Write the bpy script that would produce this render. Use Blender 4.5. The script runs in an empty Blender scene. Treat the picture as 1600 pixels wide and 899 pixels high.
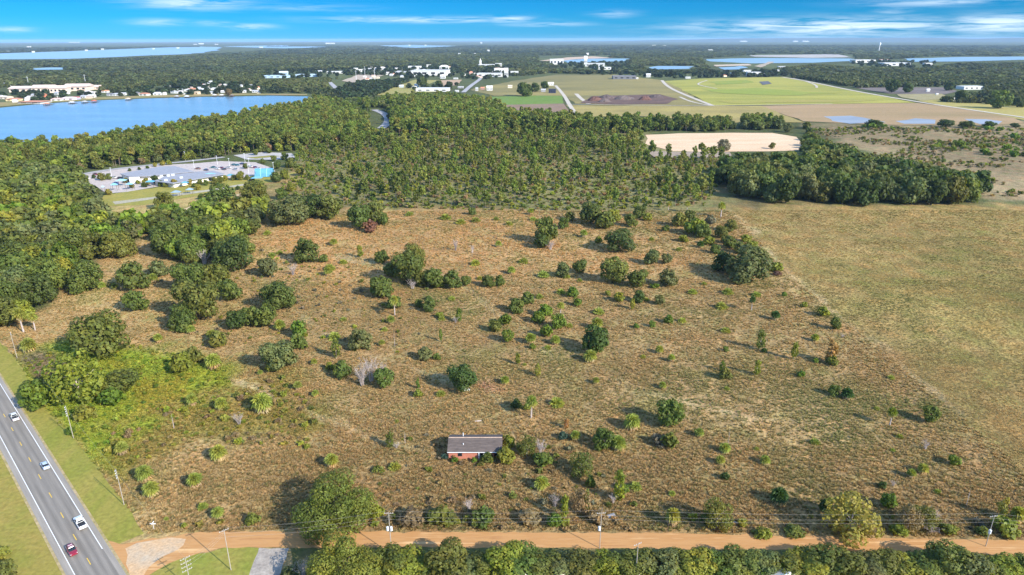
import bpy, bmesh, math, random
import numpy as np
from mathutils import Matrix, Vector

random.seed(7)
RNG = np.random.default_rng(7)
S = bpy.context.scene
C = S.collection
rad = math.radians

# ------------------------------------------------------------------ camera
CAM_H = 120.0
PITCH = rad(20.0)
ROLL = rad(0.13)
FPX = 1067.0            # focal length in pixels of the 1600 px wide photograph
r0 = np.array([1.0, 0, 0]); u0 = np.array([0, math.sin(PITCH), math.cos(PITCH)])
FWD = np.array([0, math.cos(PITCH), -math.sin(PITCH)])
RGT = r0 * math.cos(ROLL) - u0 * math.sin(ROLL)
UPV = u0 * math.cos(ROLL) + r0 * math.sin(ROLL)
cam_d = bpy.data.cameras.new('camera')
cam_d.sensor_width = 36.0
cam_d.lens = 36.0 * FPX / 1600.0
cam_d.clip_start = 1.0
cam_d.clip_end = 200000.0
cam = bpy.data.objects.new('camera', cam_d)
cam.matrix_world = Matrix(((RGT[0], UPV[0], -FWD[0], 0), (RGT[1], UPV[1], -FWD[1], 0),
                           (RGT[2], UPV[2], -FWD[2], CAM_H), (0, 0, 0, 1)))
C.objects.link(cam)
S.camera = cam

# ------------------------------------------------------------------ light
SUN_EL = 30.0
SUN_DIR = Vector((0.775 * math.cos(rad(SUN_EL)), -0.632 * math.cos(rad(SUN_EL)), math.sin(rad(SUN_EL))))
SUN_STRENGTH = 3.35
SKY_STRENGTH = 0.15
sd = bpy.data.lights.new('sun', 'SUN')
sd.energy = SUN_STRENGTH; sd.angle = rad(0.53); sd.color = (1.0, 0.93, 0.82)
sun = bpy.data.objects.new('sun', sd)
sun.rotation_euler = SUN_DIR.to_track_quat('Z', 'Y').to_euler()
C.objects.link(sun)
S.view_settings.view_transform = 'Standard'
S.view_settings.look = 'None'
S.view_settings.exposure = 1.40
S.view_settings.gamma = 1.0
S.view_settings.use_curve_mapping = False


class NT:
    """Small node-tree writer."""
    def __init__(self, tree):
        self.t = tree; self.n = tree.nodes; self.l = tree.links

    def add(self, typ, **kw):
        n = self.n.new(typ)
        for k, v in kw.items():
            setattr(n, k, v)
        return n

    def put(self, sock, v):
        if isinstance(v, bpy.types.NodeSocket):
            self.l.new(v, sock)
        elif v is not None:
            sock.default_value = v

    def math(self, op, a, b=None, c=None, clamp=False):
        n = self.add('ShaderNodeMath', operation=op, use_clamp=clamp)
        self.put(n.inputs[0], a)
        if b is not None: self.put(n.inputs[1], b)
        if c is not None: self.put(n.inputs[2], c)
        return n.outputs[0]

    def mix(self, f, a, b, blend='MIX'):
        n = self.add('ShaderNodeMix', data_type='RGBA', blend_type=blend)
        n.clamp_factor = True
        self.put(n.inputs[0], f); self.put(n.inputs[6], a); self.put(n.inputs[7], b)
        return n.outputs[2]

    def noise(self, vec, scale, detail=3.0, rough=0.55, dist=0.0):
        n = self.add('ShaderNodeTexNoise')
        self.put(n.inputs['Vector'], vec)
        n.inputs['Scale'].default_value = scale; n.inputs['Detail'].default_value = detail
        n.inputs['Roughness'].default_value = rough; n.inputs['Distortion'].default_value = dist
        return n.outputs['Fac']

    def rng(self, v, a, b, c, d, typ='LINEAR'):
        n = self.add('ShaderNodeMapRange', interpolation_type=typ)
        self.put(n.inputs[0], v)
        for i, x in enumerate((a, b, c, d)):
            n.inputs[i + 1].default_value = x
        return n.outputs[0]

    def ramp(self, v, stops):
        n = self.add('ShaderNodeValToRGB')
        e = n.color_ramp.elements
        while len(e) < len(stops): e.new(0.5)
        for k, (p, c) in enumerate(stops):
            e[k].position = p; e[k].color = (*c, 1) if len(c) == 3 else c
        self.put(n.inputs[0], v)
        return n.outputs[0]

    def map(self, vec, scale=(1, 1, 1), rot=(0, 0, 0)):
        n = self.add('ShaderNodeMapping')
        self.put(n.inputs[0], vec)
        n.inputs['Rotation'].default_value = rot; n.inputs['Scale'].default_value = scale
        return n.outputs[0]


def c4(c): return (c[0], c[1], c[2], 1.0)


# ------------------------------------------------------------------ sky
def ray(px, py):
    d = FWD * FPX + RGT * (px - 800.0) - UPV * (py - 449.5)
    return d / np.linalg.norm(d)


w = bpy.data.worlds.new('World'); S.world = w; w.use_nodes = True
n = NT(w.node_tree); n.n.clear()
out = n.add('ShaderNodeOutputWorld'); bg = n.add('ShaderNodeBackground')
sky = n.add('ShaderNodeTexSky', sky_type='NISHITA')
sky.sun_disc = False; sky.sun_elevation = rad(SUN_EL)
sky.sun_rotation = math.atan2(0.775, -0.632)
sky.altitude = 0; sky.air_density = 1.0; sky.dust_density = 0.15; sky.ozone_density = 3.0
tc = n.add('ShaderNodeTexCoord')
sep = n.add('ShaderNodeSeparateXYZ'); n.put(sep.inputs[0], tc.outputs['Generated'])
elev = n.math('ARCSINE', sep.outputs[2])
azim = n.math('ARCTAN2', sep.outputs[0], sep.outputs[1])
tint = n.ramp(n.math('MULTIPLY', elev, 2.0, clamp=True),
              [(0.0, (.036, .185, .46)), (0.052, (.014, .152, .375)), (0.115, (.006, .125, .32)), (0.26, (.22, .42, .60)), (0.5, (.70, .80, .86)), (1.0, (1.0, 1.0, 1.0))])
skyc = n.mix(1.0, sky.outputs[0], tint, 'MULTIPLY')
# thin streaks of high cloud
cv = n.add('ShaderNodeCombineXYZ')
n.put(cv.inputs[0], n.math('MULTIPLY', azim, 9.0)); n.put(cv.inputs[1], n.math('MULTIPLY', elev, 110.0))
streak = n.noise(cv.outputs[0], 1.6, 6.0, 0.62, 0.4)
cmask = None
for (px, py, hw, hh, st) in ((1300, 42, 200, 13, 1.0), (1560, 38, 95, 13, 1.0), (650, 31, 130, 5, .75), (795, 30, 34, 6, .8), (300, 5, 75, 9, .8),
                             (390, 42, 34, 4.5, .7), (15, 46, 32, 4, .55), (245, 35, 40, 5, .55), (330, 37, 30, 4, .5), (1470, 3, 110, 6, .6),
                             (1400, 16, 30, 6, .45), (850, 38, 60, 4, .5), (1080, 41, 50, 5, .5), (960, 22, 30, 6, .4), (470, 12, 90, 6, .25), (1270, 57, 300, 4, .4)):
    d = ray(px, py); a0 = math.atan2(d[0], d[1]); e0 = math.asin(d[2])
    ha = hw / FPX * math.cos(a0) ** 2; he = hh * .8 / FPX
    dx = n.math('DIVIDE', n.math('SUBTRACT', azim, a0), ha); dy = n.math('DIVIDE', n.math('SUBTRACT', elev, e0), he)
    q = n.math('ADD', n.math('MULTIPLY', dx, dx), n.math('MULTIPLY', dy, dy))
    g = n.math('MULTIPLY', n.math('EXPONENT', n.math('MULTIPLY', q, -1.0)), st)
    cmask = g if cmask is None else n.math('MAXIMUM', cmask, g)
# the same thin cloud goes on all round, sparser overhead
wide = n.rng(n.noise(n.map(tc.outputs['Generated'], (1, 1, 3)), 3.5, 5.0, 0.6), 0.60, 0.85, 0.0, 0.5)
wide = n.math('MULTIPLY', wide, n.rng(elev, 0.075, 0.2, 0.0, 1.0))
cl = n.math('MULTIPLY', cmask, n.rng(streak, 0.35, 0.60, 0.0, 1.0), clamp=True)
cl = n.math('MAXIMUM', cl, wide)
skyc = n.mix(cl, skyc, (2.3, 2.8, 3.3, 1))
n.put(bg.inputs[0], skyc); bg.inputs[1].default_value = SKY_STRENGTH
n.l.new(bg.outputs[0], out.inputs[0])

# ------------------------------------------------------------------ picture <-> ground
def G(px, py, z=0.0):
    d = FWD * FPX + RGT * (px - 800.0) - UPV * (py - 449.5)
    t = (CAM_H - z) / -d[2]
    return np.array([d[0] * t, d[1] * t, z])


def depth(p): return (p[..., 1] * FWD[1] + (p[..., 2] - CAM_H) * FWD[2])


def ppm(px, py):
    return FPX / depth(G(px, py))


def project(P):
    P = np.asarray(P, float); q = P - np.array([0, 0, CAM_H])
    zc = np.maximum(q @ FWD, 1e-3)
    return np.stack([800.0 + FPX * (q @ RGT) / zc, 449.5 - FPX * (q @ UPV) / zc], -1), q @ FWD


def inside(poly, p):
    poly = np.asarray(poly, float); x, y = p[:, 0], p[:, 1]
    res = np.zeros(len(p), bool); j = len(poly) - 1
    for i in range(len(poly)):
        xi, yi = poly[i]; xj, yj = poly[j]
        if yi != yj:
            res ^= ((yi > y) != (yj > y)) & (x < (xj - xi) * (y - yi) / (yj - yi) + xi)
        j = i
    return res


def sdist(poly, p):
    poly = np.asarray(poly, float); d = np.full(len(p), 1e9); j = len(poly) - 1
    for i in range(len(poly)):
        a, b = poly[j], poly[i]; ab = b - a
        t = np.clip(((p - a) @ ab) / max(ab @ ab, 1e-9), 0, 1)
        d = np.minimum(d, np.hypot(*(p - a - t[:, None] * ab).T)); j = i
    return np.where(inside(poly, p), -d, d)


# ------------------------------------------------------------------ objects
def setp(o, label=None, cat=None, group=None, kind=None):
    for k, v in (('label', label), ('category', cat), ('group', group), ('kind', kind)):
        if v: o[k] = v
    return o


def link(name, me, parent=None, mats=(), loc=None):
    o = bpy.data.objects.new(name, me); C.objects.link(o)
    if parent: o.parent = parent
    if loc is not None: o.location = loc
    for m in mats: me.materials.append(m)
    return o


def empty(name, loc, rz=0.0, scale=1.0):
    o = bpy.data.objects.new(name, None); C.objects.link(o)
    o.location = loc; o.rotation_euler = (0, 0, rz)
    o.scale = (scale,) * 3 if not hasattr(scale, '__len__') else scale
    o.empty_display_size = 0.5
    return o


def mesh_np(name, V, F, mats=(), shade=None, midx=None, smooth=False):
    """V (n,3); F list of index arrays, each (m,k)."""
    me = bpy.data.meshes.new(name)
    F = [np.asarray(f, np.int32) for f in F if len(f)]
    V = np.asarray(V, np.float32)
    me.vertices.add(len(V)); me.vertices.foreach_set('co', V.ravel())
    nl = sum(f.size for f in F); npoly = sum(len(f) for f in F)
    me.loops.add(nl); me.loops.foreach_set('vertex_index', np.concatenate([f.ravel() for f in F]))
    me.polygons.add(npoly)
    cnt = np.concatenate([np.full(len(f), f.shape[1], np.int32) for f in F])
    st = np.concatenate([[0], np.cumsum(cnt)[:-1]]).astype(np.int32)
    me.polygons.foreach_set('loop_start', st)
    if midx is not None: me.polygons.foreach_set('material_index', np.asarray(midx, np.int32))
    if smooth: me.polygons.foreach_set('use_smooth', np.ones(npoly, bool))
    me.update(calc_edges=True)
    if shade is not None:
        a = me.attributes.new('shade', 'FLOAT', 'FACE'); a.data.foreach_set('value', np.asarray(shade, np.float32))
    for m in mats: me.materials.append(m)
    return me


class MB:
    """Collects boxes, prisms and tubes into one mesh."""
    def __init__(self): self.v = []; self.f = []; self.m = []; self.k = 0; self.cur = 0

    def _add(self, V, F):
        V = np.asarray(V, float)
        self.v.append(V)
        for f in F: self.f.append([i + self.k for i in f]); self.m.append(self.cur)
        self.k += len(V); return self

    def box(self, x0, y0, z0, x1, y1, z1):
        V = [(x, y, z) for z in (z0, z1) for y in (y0, y1) for x in (x0, x1)]
        return self._add(V, [(0, 2, 3, 1), (4, 5, 7, 6), (0, 1, 5, 4), (2, 6, 7, 3), (0, 4, 6, 2), (1, 3, 7, 5)])

    def hull(self, rings, cap=True):
        """rings: equal-length point loops, lofted."""
        k = len(rings[0]); V = [p for r in rings for p in r]; F = []
        for a in range(len(rings) - 1):
            for i in range(k):
                F.append((a * k + i, a * k + (i + 1) % k, (a + 1) * k + (i + 1) % k, (a + 1) * k + i))
        if cap: F += [tuple(reversed(range(k))), tuple(range((len(rings) - 1) * k, len(rings) * k))]
        return self._add(V, F)

    def tube(self, pts, rr, sides=5, cap=True):
        pts = [np.asarray(p, float) for p in pts]; rings = []
        for i, p in enumerate(pts):
            d = pts[min(i + 1, len(pts) - 1)] - pts[max(i - 1, 0)]; d = d / (np.linalg.norm(d) + 1e-9)
            a = np.cross(d, [0.13, 0.31, 0.94] if abs(d[2]) < .9 else [1, 0.1, 0]); a /= np.linalg.norm(a) + 1e-9; b = np.cross(d, a)
            r = rr[i] if hasattr(rr, '__len__') else rr
            rings.append([p + r * (math.cos(t) * a + math.sin(t) * b) for t in np.linspace(0, 2 * math.pi, sides, endpoint=False)])
        return self.hull(rings, cap)

    def mesh(self, name, mats=(), smooth=False):
        me = bpy.data.meshes.new(name)
        me.from_pydata([tuple(p) for p in np.concatenate(self.v)], [], self.f)
        for m in mats: me.materials.append(m)
        if len(mats) > 1: me.polygons.foreach_set('material_index', np.array(self.m, np.int32))
        if smooth: me.polygons.foreach_set('use_smooth', np.ones(len(self.f), bool))
        bm = bmesh.new(); bm.from_mesh(me); bmesh.ops.recalc_face_normals(bm, faces=bm.faces); bm.to_mesh(me); bm.free()
        return me

    def obj(self, name, mat, parent=None, smooth=False):
        return link(name, self.mesh(name, [mat] if not isinstance(mat, (list, tuple)) else mat, smooth), parent)


# ------------------------------------------------------------------ materials
def new_mat(name):
    m = bpy.data.materials.new(name); m.use_nodes = True
    t = NT(m.node_tree); t.n.clear()
    o = t.add('ShaderNodeOutputMaterial'); b = t.add('ShaderNodeBsdfPrincipled')
    t.l.new(b.outputs[0], o.inputs[0])
    b.inputs['Roughness'].default_value = 0.85
    b.inputs['Specular IOR Level'].default_value = 0.25
    return m, t, b


def mat_plain(name, col, rough=0.7, spec=0.3, var=0.25, scale=3.0, metal=0.0, bump=0.0):
    m, t, b = new_mat(name)
    geo = t.add('ShaderNodeNewGeometry')
    nz = t.noise(geo.outputs['Position'], scale, 4.0, 0.6)
    f = t.rng(nz, 0.3, 0.7, 1 - var, 1 + var)
    v = t.add('ShaderNodeVectorMath', operation='SCALE'); v.inputs[0].default_value = col; t.put(v.inputs['Scale'], f)
    t.put(b.inputs['Base Color'], v.outputs[0])
    b.inputs['Roughness'].default_value = rough; b.inputs['Specular IOR Level'].default_value = spec; b.inputs['Metallic'].default_value = metal
    if bump:
        bp = t.add('ShaderNodeBump'); bp.inputs['Strength'].default_value = bump; bp.inputs['Distance'].default_value = 0.2
        t.put(bp.inputs['Height'], nz); t.put(b.inputs['Normal'], bp.outputs[0])
    return m


def mat_objcol(name, rough=0.6, spec=0.3, var=0.12, scale=1.0, coat=0.0):
    """Colour taken from the object itself (paint, roofs, walls)."""
    m, t, b = new_mat(name)
    oi = t.add('ShaderNodeObjectInfo'); geo = t.add('ShaderNodeNewGeometry')
    f = t.rng(t.noise(geo.outputs['Position'], scale, 4.0, 0.6), 0.3, 0.7, 1 - var, 1 + var)
    v = t.add('ShaderNodeVectorMath', operation='SCALE'); t.put(v.inputs[0], oi.outputs['Color']); t.put(v.inputs['Scale'], f)
    t.put(b.inputs['Base Color'], v.outputs[0])
    b.inputs['Roughness'].default_value = rough; b.inputs['Specular IOR Level'].default_value = spec
    b.inputs['Coat Weight'].default_value = coat; b.inputs['Coat Roughness'].default_value = 0.08
    return m


def mat_leaf(name, instanced, transl=0.42, contrast=0.4, old=0.6):
    m, t, b = new_mat(name)
    o = [x for x in t.n if x.type == 'OUTPUT_MATERIAL'][0]
    if instanced:
        a = t.add('ShaderNodeAttribute', attribute_type='INSTANCER', attribute_name='tint'); col = a.outputs['Color']
    else:
        col = t.add('ShaderNodeObjectInfo').outputs['Color']
    sh = t.add('ShaderNodeAttribute', attribute_type='GEOMETRY', attribute_name='shade')
    f = t.rng(sh.outputs['Fac'], 0, 1, 1 - contrast, 1 + contrast)
    v = t.add('ShaderNodeVectorMath', operation='SCALE'); t.put(v.inputs[0], col); t.put(v.inputs['Scale'], f)
    # some leaves are older and yellower
    geo = t.add('ShaderNodeNewGeometry')
    nz = t.noise(geo.outputs['Position'], 0.35, 2.0)
    yel = t.mix(1.0, v.outputs[0], (1.5, 1.12, 0.75, 1), 'MULTIPLY')
    cc = t.mix(t.rng(nz, 0.45, 0.7, 0, old), v.outputs[0], yel)
    t.put(b.inputs['Base Color'], cc); b.inputs['Roughness'].default_value = 0.62; b.inputs['Specular IOR Level'].default_value = 0.3
    tr = t.add('ShaderNodeBsdfTranslucent'); t.put(tr.inputs[0], t.mix(1.0, cc, (1.25, 1.2, 0.55, 1), 'MULTIPLY'))
    mx = t.add('ShaderNodeMixShader'); mx.inputs[0].default_value = transl
    t.l.new(b.outputs[0], mx.inputs[1]); t.l.new(tr.outputs[0], mx.inputs[2]); t.l.new(mx.outputs[0], o.inputs[0])
    return m


LEAF = mat_leaf('foliage', False); LEAF_I = mat_leaf('foliage_scattered', True)
GRASS_I = mat_leaf('dry_grass_blades', True, 0.3, 0.2, 0.0)
BARK = mat_plain('bark', (0.11, 0.085, 0.065), 0.9, 0.1, 0.3, 2.0)
PINE_BARK = mat_plain('pine_bark', (0.20, 0.155, 0.12), 0.9, 0.1, 0.3, 2.0)
GREY_WOOD = mat_plain('bare_grey_wood', (0.40, 0.335, 0.30), 0.9, 0.1, 0.25, 2.0)
POLE_WOOD = mat_plain('pole_wood', (0.34, 0.30, 0.25), 0.85, 0.2, 0.15, 1.0)
PAINT = mat_objcol('car_paint', 0.25, 0.5, 0.03, 1.0, 1.0)
WALLC = mat_objcol('painted_wall', 0.8, 0.2, 0.08, 0.3)
ROOFC = mat_objcol('roof_covering', 0.75, 0.25, 0.15, 0.4)
GLASS = mat_plain('dark_glass', (0.015, 0.02, 0.025), 0.08, 0.6, 0.1)
RUBBER = mat_plain('tyre_rubber', (0.015, 0.015, 0.016), 0.8, 0.2, 0.1)
CHROME = mat_plain('pale_metal', (0.62, 0.63, 0.64), 0.35, 0.5, 0.1, 2.0)
BLACK = mat_plain('black_plastic', (0.02, 0.02, 0.022), 0.5, 0.4, 0.1)
RED_LENS = mat_plain('red_lens', (0.35, 0.02, 0.02), 0.3, 0.5, 0.1)
WIRE = mat_plain('bare_aluminium_wire', (.34, .31, .27), .6, .3, .1)
WHITE = mat_plain('white_paint', (0.78, 0.78, 0.76), 0.6, 0.3, 0.06, 0.5)

# ------------------------------------------------------------------ ground and its vegetation zones
_gr = np.random.default_rng(3).random((64, 64))


def vnoise(x, y):
    x = np.asarray(x, float); y = np.asarray(y, float)
    xi = np.floor(x).astype(int); yi = np.floor(y).astype(int); fx = x - xi; fy = y - yi
    fx = fx * fx * (3 - 2 * fx); fy = fy * fy * (3 - 2 * fy)
    g = lambda a, b: _gr[a % 64, b % 64]
    return (g(xi, yi) * (1 - fx) + g(xi + 1, yi) * fx) * (1 - fy) + (g(xi, yi + 1) * (1 - fx) + g(xi + 1, yi + 1) * fx) * fy


FIELD = [(-300, 640), (0, 505), (60, 480), (110, 440), (170, 400), (220, 370), (260, 330), (330, 322), (600, 325), (1130, 325), (1150, 318), (1540, 322), (1720, 315), (2000, 900), (1900, 1000), (-300, 1000)]
MOWN = [(1138, 322), (1535, 324), (1720, 316), (1950, 900), (1760, 900), (1560, 700), (1420, 580), (1310, 490), (1232, 428)]
ZONES = [
    (FIELD, (.320, .219, .096), 7, .35),
    ([(360, 400), (450, 352), (600, 332), (800, 338), (1000, 370), (1130, 420), (1080, 470), (700, 455), (520, 440)], (.395, .25, .108), 30, .5),
    ([(100, 480), (200, 400), (240, 420), (240, 500), (180, 500)], (.34, .24, .105), 14, .5),
    (MOWN, (.285, .203, .076), 7, .4),
    ([(1280, 430), (1600, 360), (1750, 420), (1700, 560), (1500, 560)], (.24, .185, .062), 60, .7),
    ([(300, 740), (560, 690), (1000, 690), (1250, 740), (1650, 800), (1650, 850), (250, 850)], (.275, .186, .080), 40, .5),
    ([(26, 560), (110, 540), (200, 538), (300, 556), (380, 580), (350, 630), (250, 680), (190, 745), (140, 715), (118, 690), (62, 630)], (.22, .25, .028), 14, .4),
    ([(180, 570), (280, 590), (300, 640), (210, 650)], (.26, .22, .03), 25, .6),
    ([(150, 690), (260, 640), (450, 590), (505, 640), (480, 700), (300, 690), (190, 735)], (.24, .18, .05), 26, .6),
    ([(430, 322), (470, 240), (560, 218), (760, 202), (1000, 208), (1130, 235), (1165, 312), (1090, 330), (700, 322)], (.185, .168, .070), 7, .4),
    ([(1110, 300), (1240, 250), (1180, 320)], (.15, .12, .06), 10, .4),
    ([(1255, 195), (1760, 190), (1760, 318), (1545, 312), (1480, 270), (1330, 230)], (.25, .19, .105), 8, .35),
    ([(140, 318), (300, 290), (470, 262), (485, 290), (400, 335), (250, 345), (160, 335)], (.30, .225, .09), 8, .5),
    ([(380, 330), (400, 296), (470, 290), (520, 315), (430, 345)], (.22, .17, .07), 10, .5),
    ([(850, 544), (876, 540), (885, 553), (862, 560)], (.62, .46, .31), 4, .8),
    ([(886, 564), (905, 562), (942, 558), (940, 567), (905, 573)], (.60, .43, .30), 4, .8),
    ([(838, 522), (858, 524), (862, 533), (846, 530)], (.55, .40, .27), 4, .8),
    ([(958, 606), (975, 604), (978, 617), (966, 616)], (.52, .36, .22), 4, .8),
    ([(742, 592), (765, 588), (782, 606), (760, 614)], (.42, .24, .15), 7, .7),
    ([(800, 440), (1130, 430), (1250, 520), (1400, 700), (1000, 700), (780, 600)], (.314, .217, .096), 60, .3),
    ([(30, 562), (70, 552), (118, 562), (112, 590), (70, 596)], (.17, .125, .07), 8, .5),
]
def band(pts, w):
    a = [(x, y - w / 2) for x, y in pts]; b_ = [(x, y + w / 2) for x, y in pts]
    return a + b_[::-1]


TRAILS = [band([(1138, 326), (1186, 376), (1234, 430), (1310, 491), (1420, 582), (1500, 650)], 5), band([(764, 608), (788, 640), (806, 690), (822, 745), (850, 800), (868, 832)], 9), band([(440, 470), (540, 540), (640, 575), (740, 604)], 6),
          band([(905, 570), (985, 612), (1080, 632), (1180, 655), (1290, 660)], 6), band([(520, 400), (700, 430), (820, 520), (860, 548)], 5), band([(360, 590), (480, 640), (600, 690), (690, 712)], 6)]
ZONES += [(b_, (.36, .27, .135), 3.5, .9) for b_ in TRAILS]
BASE = np.array([.085, .098, .040])


def zone(P):
    q, zc = project(P); q = q.astype(float)
    q = np.where((zc > 5)[:, None], q, -9999.0)
    wx = (vnoise(P[:, 0] / 23, P[:, 1] / 23) - .5) * 16 + (vnoise(P[:, 0] / 7 + 9, P[:, 1] / 7) - .5) * 9
    wy = (vnoise(P[:, 0] / 23 + 31, P[:, 1] / 23 + 7) - .5) * 10 + (vnoise(P[:, 0] / 7, P[:, 1] / 7 + 17) - .5) * 5
    k = np.clip((q[:, 1] - 130) / 300, 0.1, 1)
    q = q + np.stack([wx * k, wy * k], -1)
    col = np.tile(BASE, (len(P), 1))
    for poly, c, fe, nz in ZONES:
        po = np.array(poly, float)
        near = (q[:, 0] > po[:, 0].min() - fe * 2) & (q[:, 0] < po[:, 0].max() + fe * 2) & (q[:, 1] > po[:, 1].min() - fe * 2) & (q[:, 1] < po[:, 1].max() + fe * 2)
        if not near.any(): continue
        s = sdist(po, q[near])
        pn = P[near]
        wgt = np.clip(.5 - s / (2 * fe) + (vnoise(pn[:, 0] / 11 + 3, pn[:, 1] / 11) - .5) * nz * np.exp(-(s / (fe * 2)) ** 2) * 2, 0, 1)
        wgt = wgt * wgt * (3 - 2 * wgt)
        col[near] = col[near] * (1 - wgt[:, None]) + np.array(c) * wgt[:, None]
    return col


def build_ground():
    rs = np.concatenate([[20.0, 60.0, 95.0], np.geomspace(110, 1500, 200), np.geomspace(1500, 45000, 90)[1:]])
    th = np.concatenate([np.radians(np.arange(-50, 50.01, .3)), np.radians(np.arange(54, 310, 4.0))])
    R, T = np.meshgrid(rs, th, indexing='ij'); nr, nt = R.shape
    V = np.stack([R * np.sin(T), R * np.cos(T), np.zeros_like(R)], -1).reshape(-1, 3)
    col = zone(V)
    V = np.concatenate([V, [[0, 0, 0]]]); col = np.concatenate([col, [BASE]])
    i = np.arange(nr - 1)[:, None] * nt; j = np.arange(nt)[None, :]; j2 = (j + 1) % nt
    Q = np.stack([i + j, i + j2, i + nt + j2, i + nt + j], -1).reshape(-1, 4)[:, ::-1]
    jj = np.arange(nt); cen = np.stack([np.full(nt, nr * nt), (jj + 1) % nt, jj], -1)
    me = mesh_np('ground', V, [Q, cen])
    a = me.attributes.new('zone', 'FLOAT_COLOR', 'POINT'); a.data.foreach_set('color', np.concatenate([col, np.ones((len(col), 1))], 1).astype(np.float32).ravel())
    m, t, b = new_mat('ground_cover')
    z = t.add('ShaderNodeAttribute', attribute_type='GEOMETRY', attribute_name='zone').outputs['Color']
    pos = t.add('ShaderNodeNewGeometry').outputs['Position']
    f = t.rng(t.noise(pos, 0.9, 4.0, 0.65), .3, .7, .62, 1.38)
    f = t.math('MULTIPLY', f, t.rng(t.noise(pos, .13, 4.0, .6), .3, .7, .72, 1.28))
    f = t.math('MULTIPLY', f, t.rng(t.noise(pos, .016, 3.0, .6), .3, .7, .85, 1.15))
    f = t.math('MULTIPLY', f, t.rng(t.noise(t.map(pos, (1, .45, 1)), .0028, 5.0, .6), .3, .7, .66, 1.34))
    c = t.mix(1.0, z, t.ramp(t.noise(pos, .07, 5.0, .65), [(.3, (.78, .95, .7)), (.5, (1, 1, 1)), (.72, (1.22, .98, .88))]), 'MULTIPLY')
    v = t.add('ShaderNodeVectorMath', operation='SCALE'); t.put(v.inputs[0], c); t.put(v.inputs['Scale'], f)
    t.put(b.inputs['Base Color'], v.outputs[0]); b.inputs['Roughness'].default_value = 1.0; b.inputs['Specular IOR Level'].default_value = 0.05
    bp = t.add('ShaderNodeBump'); bp.inputs['Strength'].default_value = .9; bp.inputs['Distance'].default_value = 1.0
    t.put(bp.inputs['Height'], t.math('ADD', t.noise(pos, .55, 4.0, .6), t.noise(pos, .1, 3.0, .6))); t.put(b.inputs['Normal'], bp.outputs[0])
    o = link('ground', me, None, [m]); setp(o, 'dry grassland, weeds and woodland floor reaching to the horizon', 'ground', None, 'structure')


build_ground()


def ground_mat(name, c1, c2, scale=.08, streak=None, fine=.9, bump=.5, rough=.95):
    m, t, b = new_mat(name); pos = t.add('ShaderNodeNewGeometry').outputs['Position']
    vec = pos if streak is None else t.map(pos, streak[0], (0, 0, streak[1]))
    c = t.mix(t.rng(t.noise(vec, scale, 5.0, .62), .33, .67, 0, 1), c4(c1), c4(c2))
    f = t.rng(t.noise(pos, fine, 3.0, .6), .3, .7, .8, 1.2)
    v = t.add('ShaderNodeVectorMath', operation='SCALE'); t.put(v.inputs[0], c); t.put(v.inputs['Scale'], f)
    t.put(b.inputs['Base Color'], v.outputs[0]); b.inputs['Roughness'].default_value = rough; b.inputs['Specular IOR Level'].default_value = .1
    bp = t.add('ShaderNodeBump'); bp.inputs['Strength'].default_value = bump; bp.inputs['Distance'].default_value = .3
    t.put(bp.inputs['Height'], t.noise(pos, fine, 4.0, .6)); t.put(b.inputs['Normal'], bp.outputs[0])
    return m


def sheet(name, px, mat, z=None, wob=0.0, label=None, parent=None, step=10.0):
    """A flat piece of land given by its outline; wob roughens the edge (fraction of the step)."""
    W = [G(*p)[:2] for p in px]
    ctr = np.mean(W, 0); dist = np.linalg.norm(ctr)
    if z is None: z = 0.02 + dist * 0.00025
    if wob:
        o = []
        st = step * dist / 400.0
        for i in range(len(W)):
            a, b = W[i], W[(i + 1) % len(W)]; L = np.linalg.norm(b - a); k = max(1, min(40, int(L / st)))
            for q in range(k): o.append(a + (b - a) * q / k + (RNG.normal(0, wob * st * .25, 2) if L > st else 0))
        W = o
    bm = bmesh.new(); vs = [bm.verts.new((p[0], p[1], z)) for p in W]
    f = bm.faces.new(vs); bm.normal_update()
    if f.normal.z < 0: f.normal_flip()
    bmesh.ops.triangulate(bm, faces=bm.faces[:])
    me = bpy.data.meshes.new(name); bm.to_mesh(me); bm.free()
    ob = link(name, me, parent, [mat])
    if label: setp(ob, label, name.replace('_', ' '), None, 'structure')
    return ob


def ribbon(name, px, width, mat, label=None, z=None, parent=None):
    """A road or path: px polyline on the ground with a width in metres."""
    W = [G(*p)[:2] if len(p) == 2 else np.array(p[:2]) for p in px]
    for _ in range(2):                      # smooth the corners
        if len(W) > 2:
            o = [W[0]]
            for a, b in zip(W[:-1], W[1:]): o += [a * .75 + b * .25, a * .25 + b * .75]
            W = o + [W[-1]]
    d0 = np.linalg.norm(np.mean(W, 0)); V = []
    if z is None: z = 0.06 + d0 * .0004
    for i, p in enumerate(W):
        d = W[min(i + 1, len(W) - 1)] - W[max(i - 1, 0)]; d /= np.linalg.norm(d) + 1e-9; nrm = np.array([-d[1], d[0]])
        V += [(*(p + nrm * width / 2), z), (*(p - nrm * width / 2), z)]
    F = [(2 * i, 2 * i + 1, 2 * i + 3, 2 * i + 2) for i in range(len(W) - 1)]
    me = mesh_np(name, V, [F], [mat])
    if me.polygons[0].normal.z < 0: me.flip_normals()
    ob = link(name, me, parent)
    if label: setp(ob, label, 'road' if 'road' in name else 'path', None, 'structure')
    return ob


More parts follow.
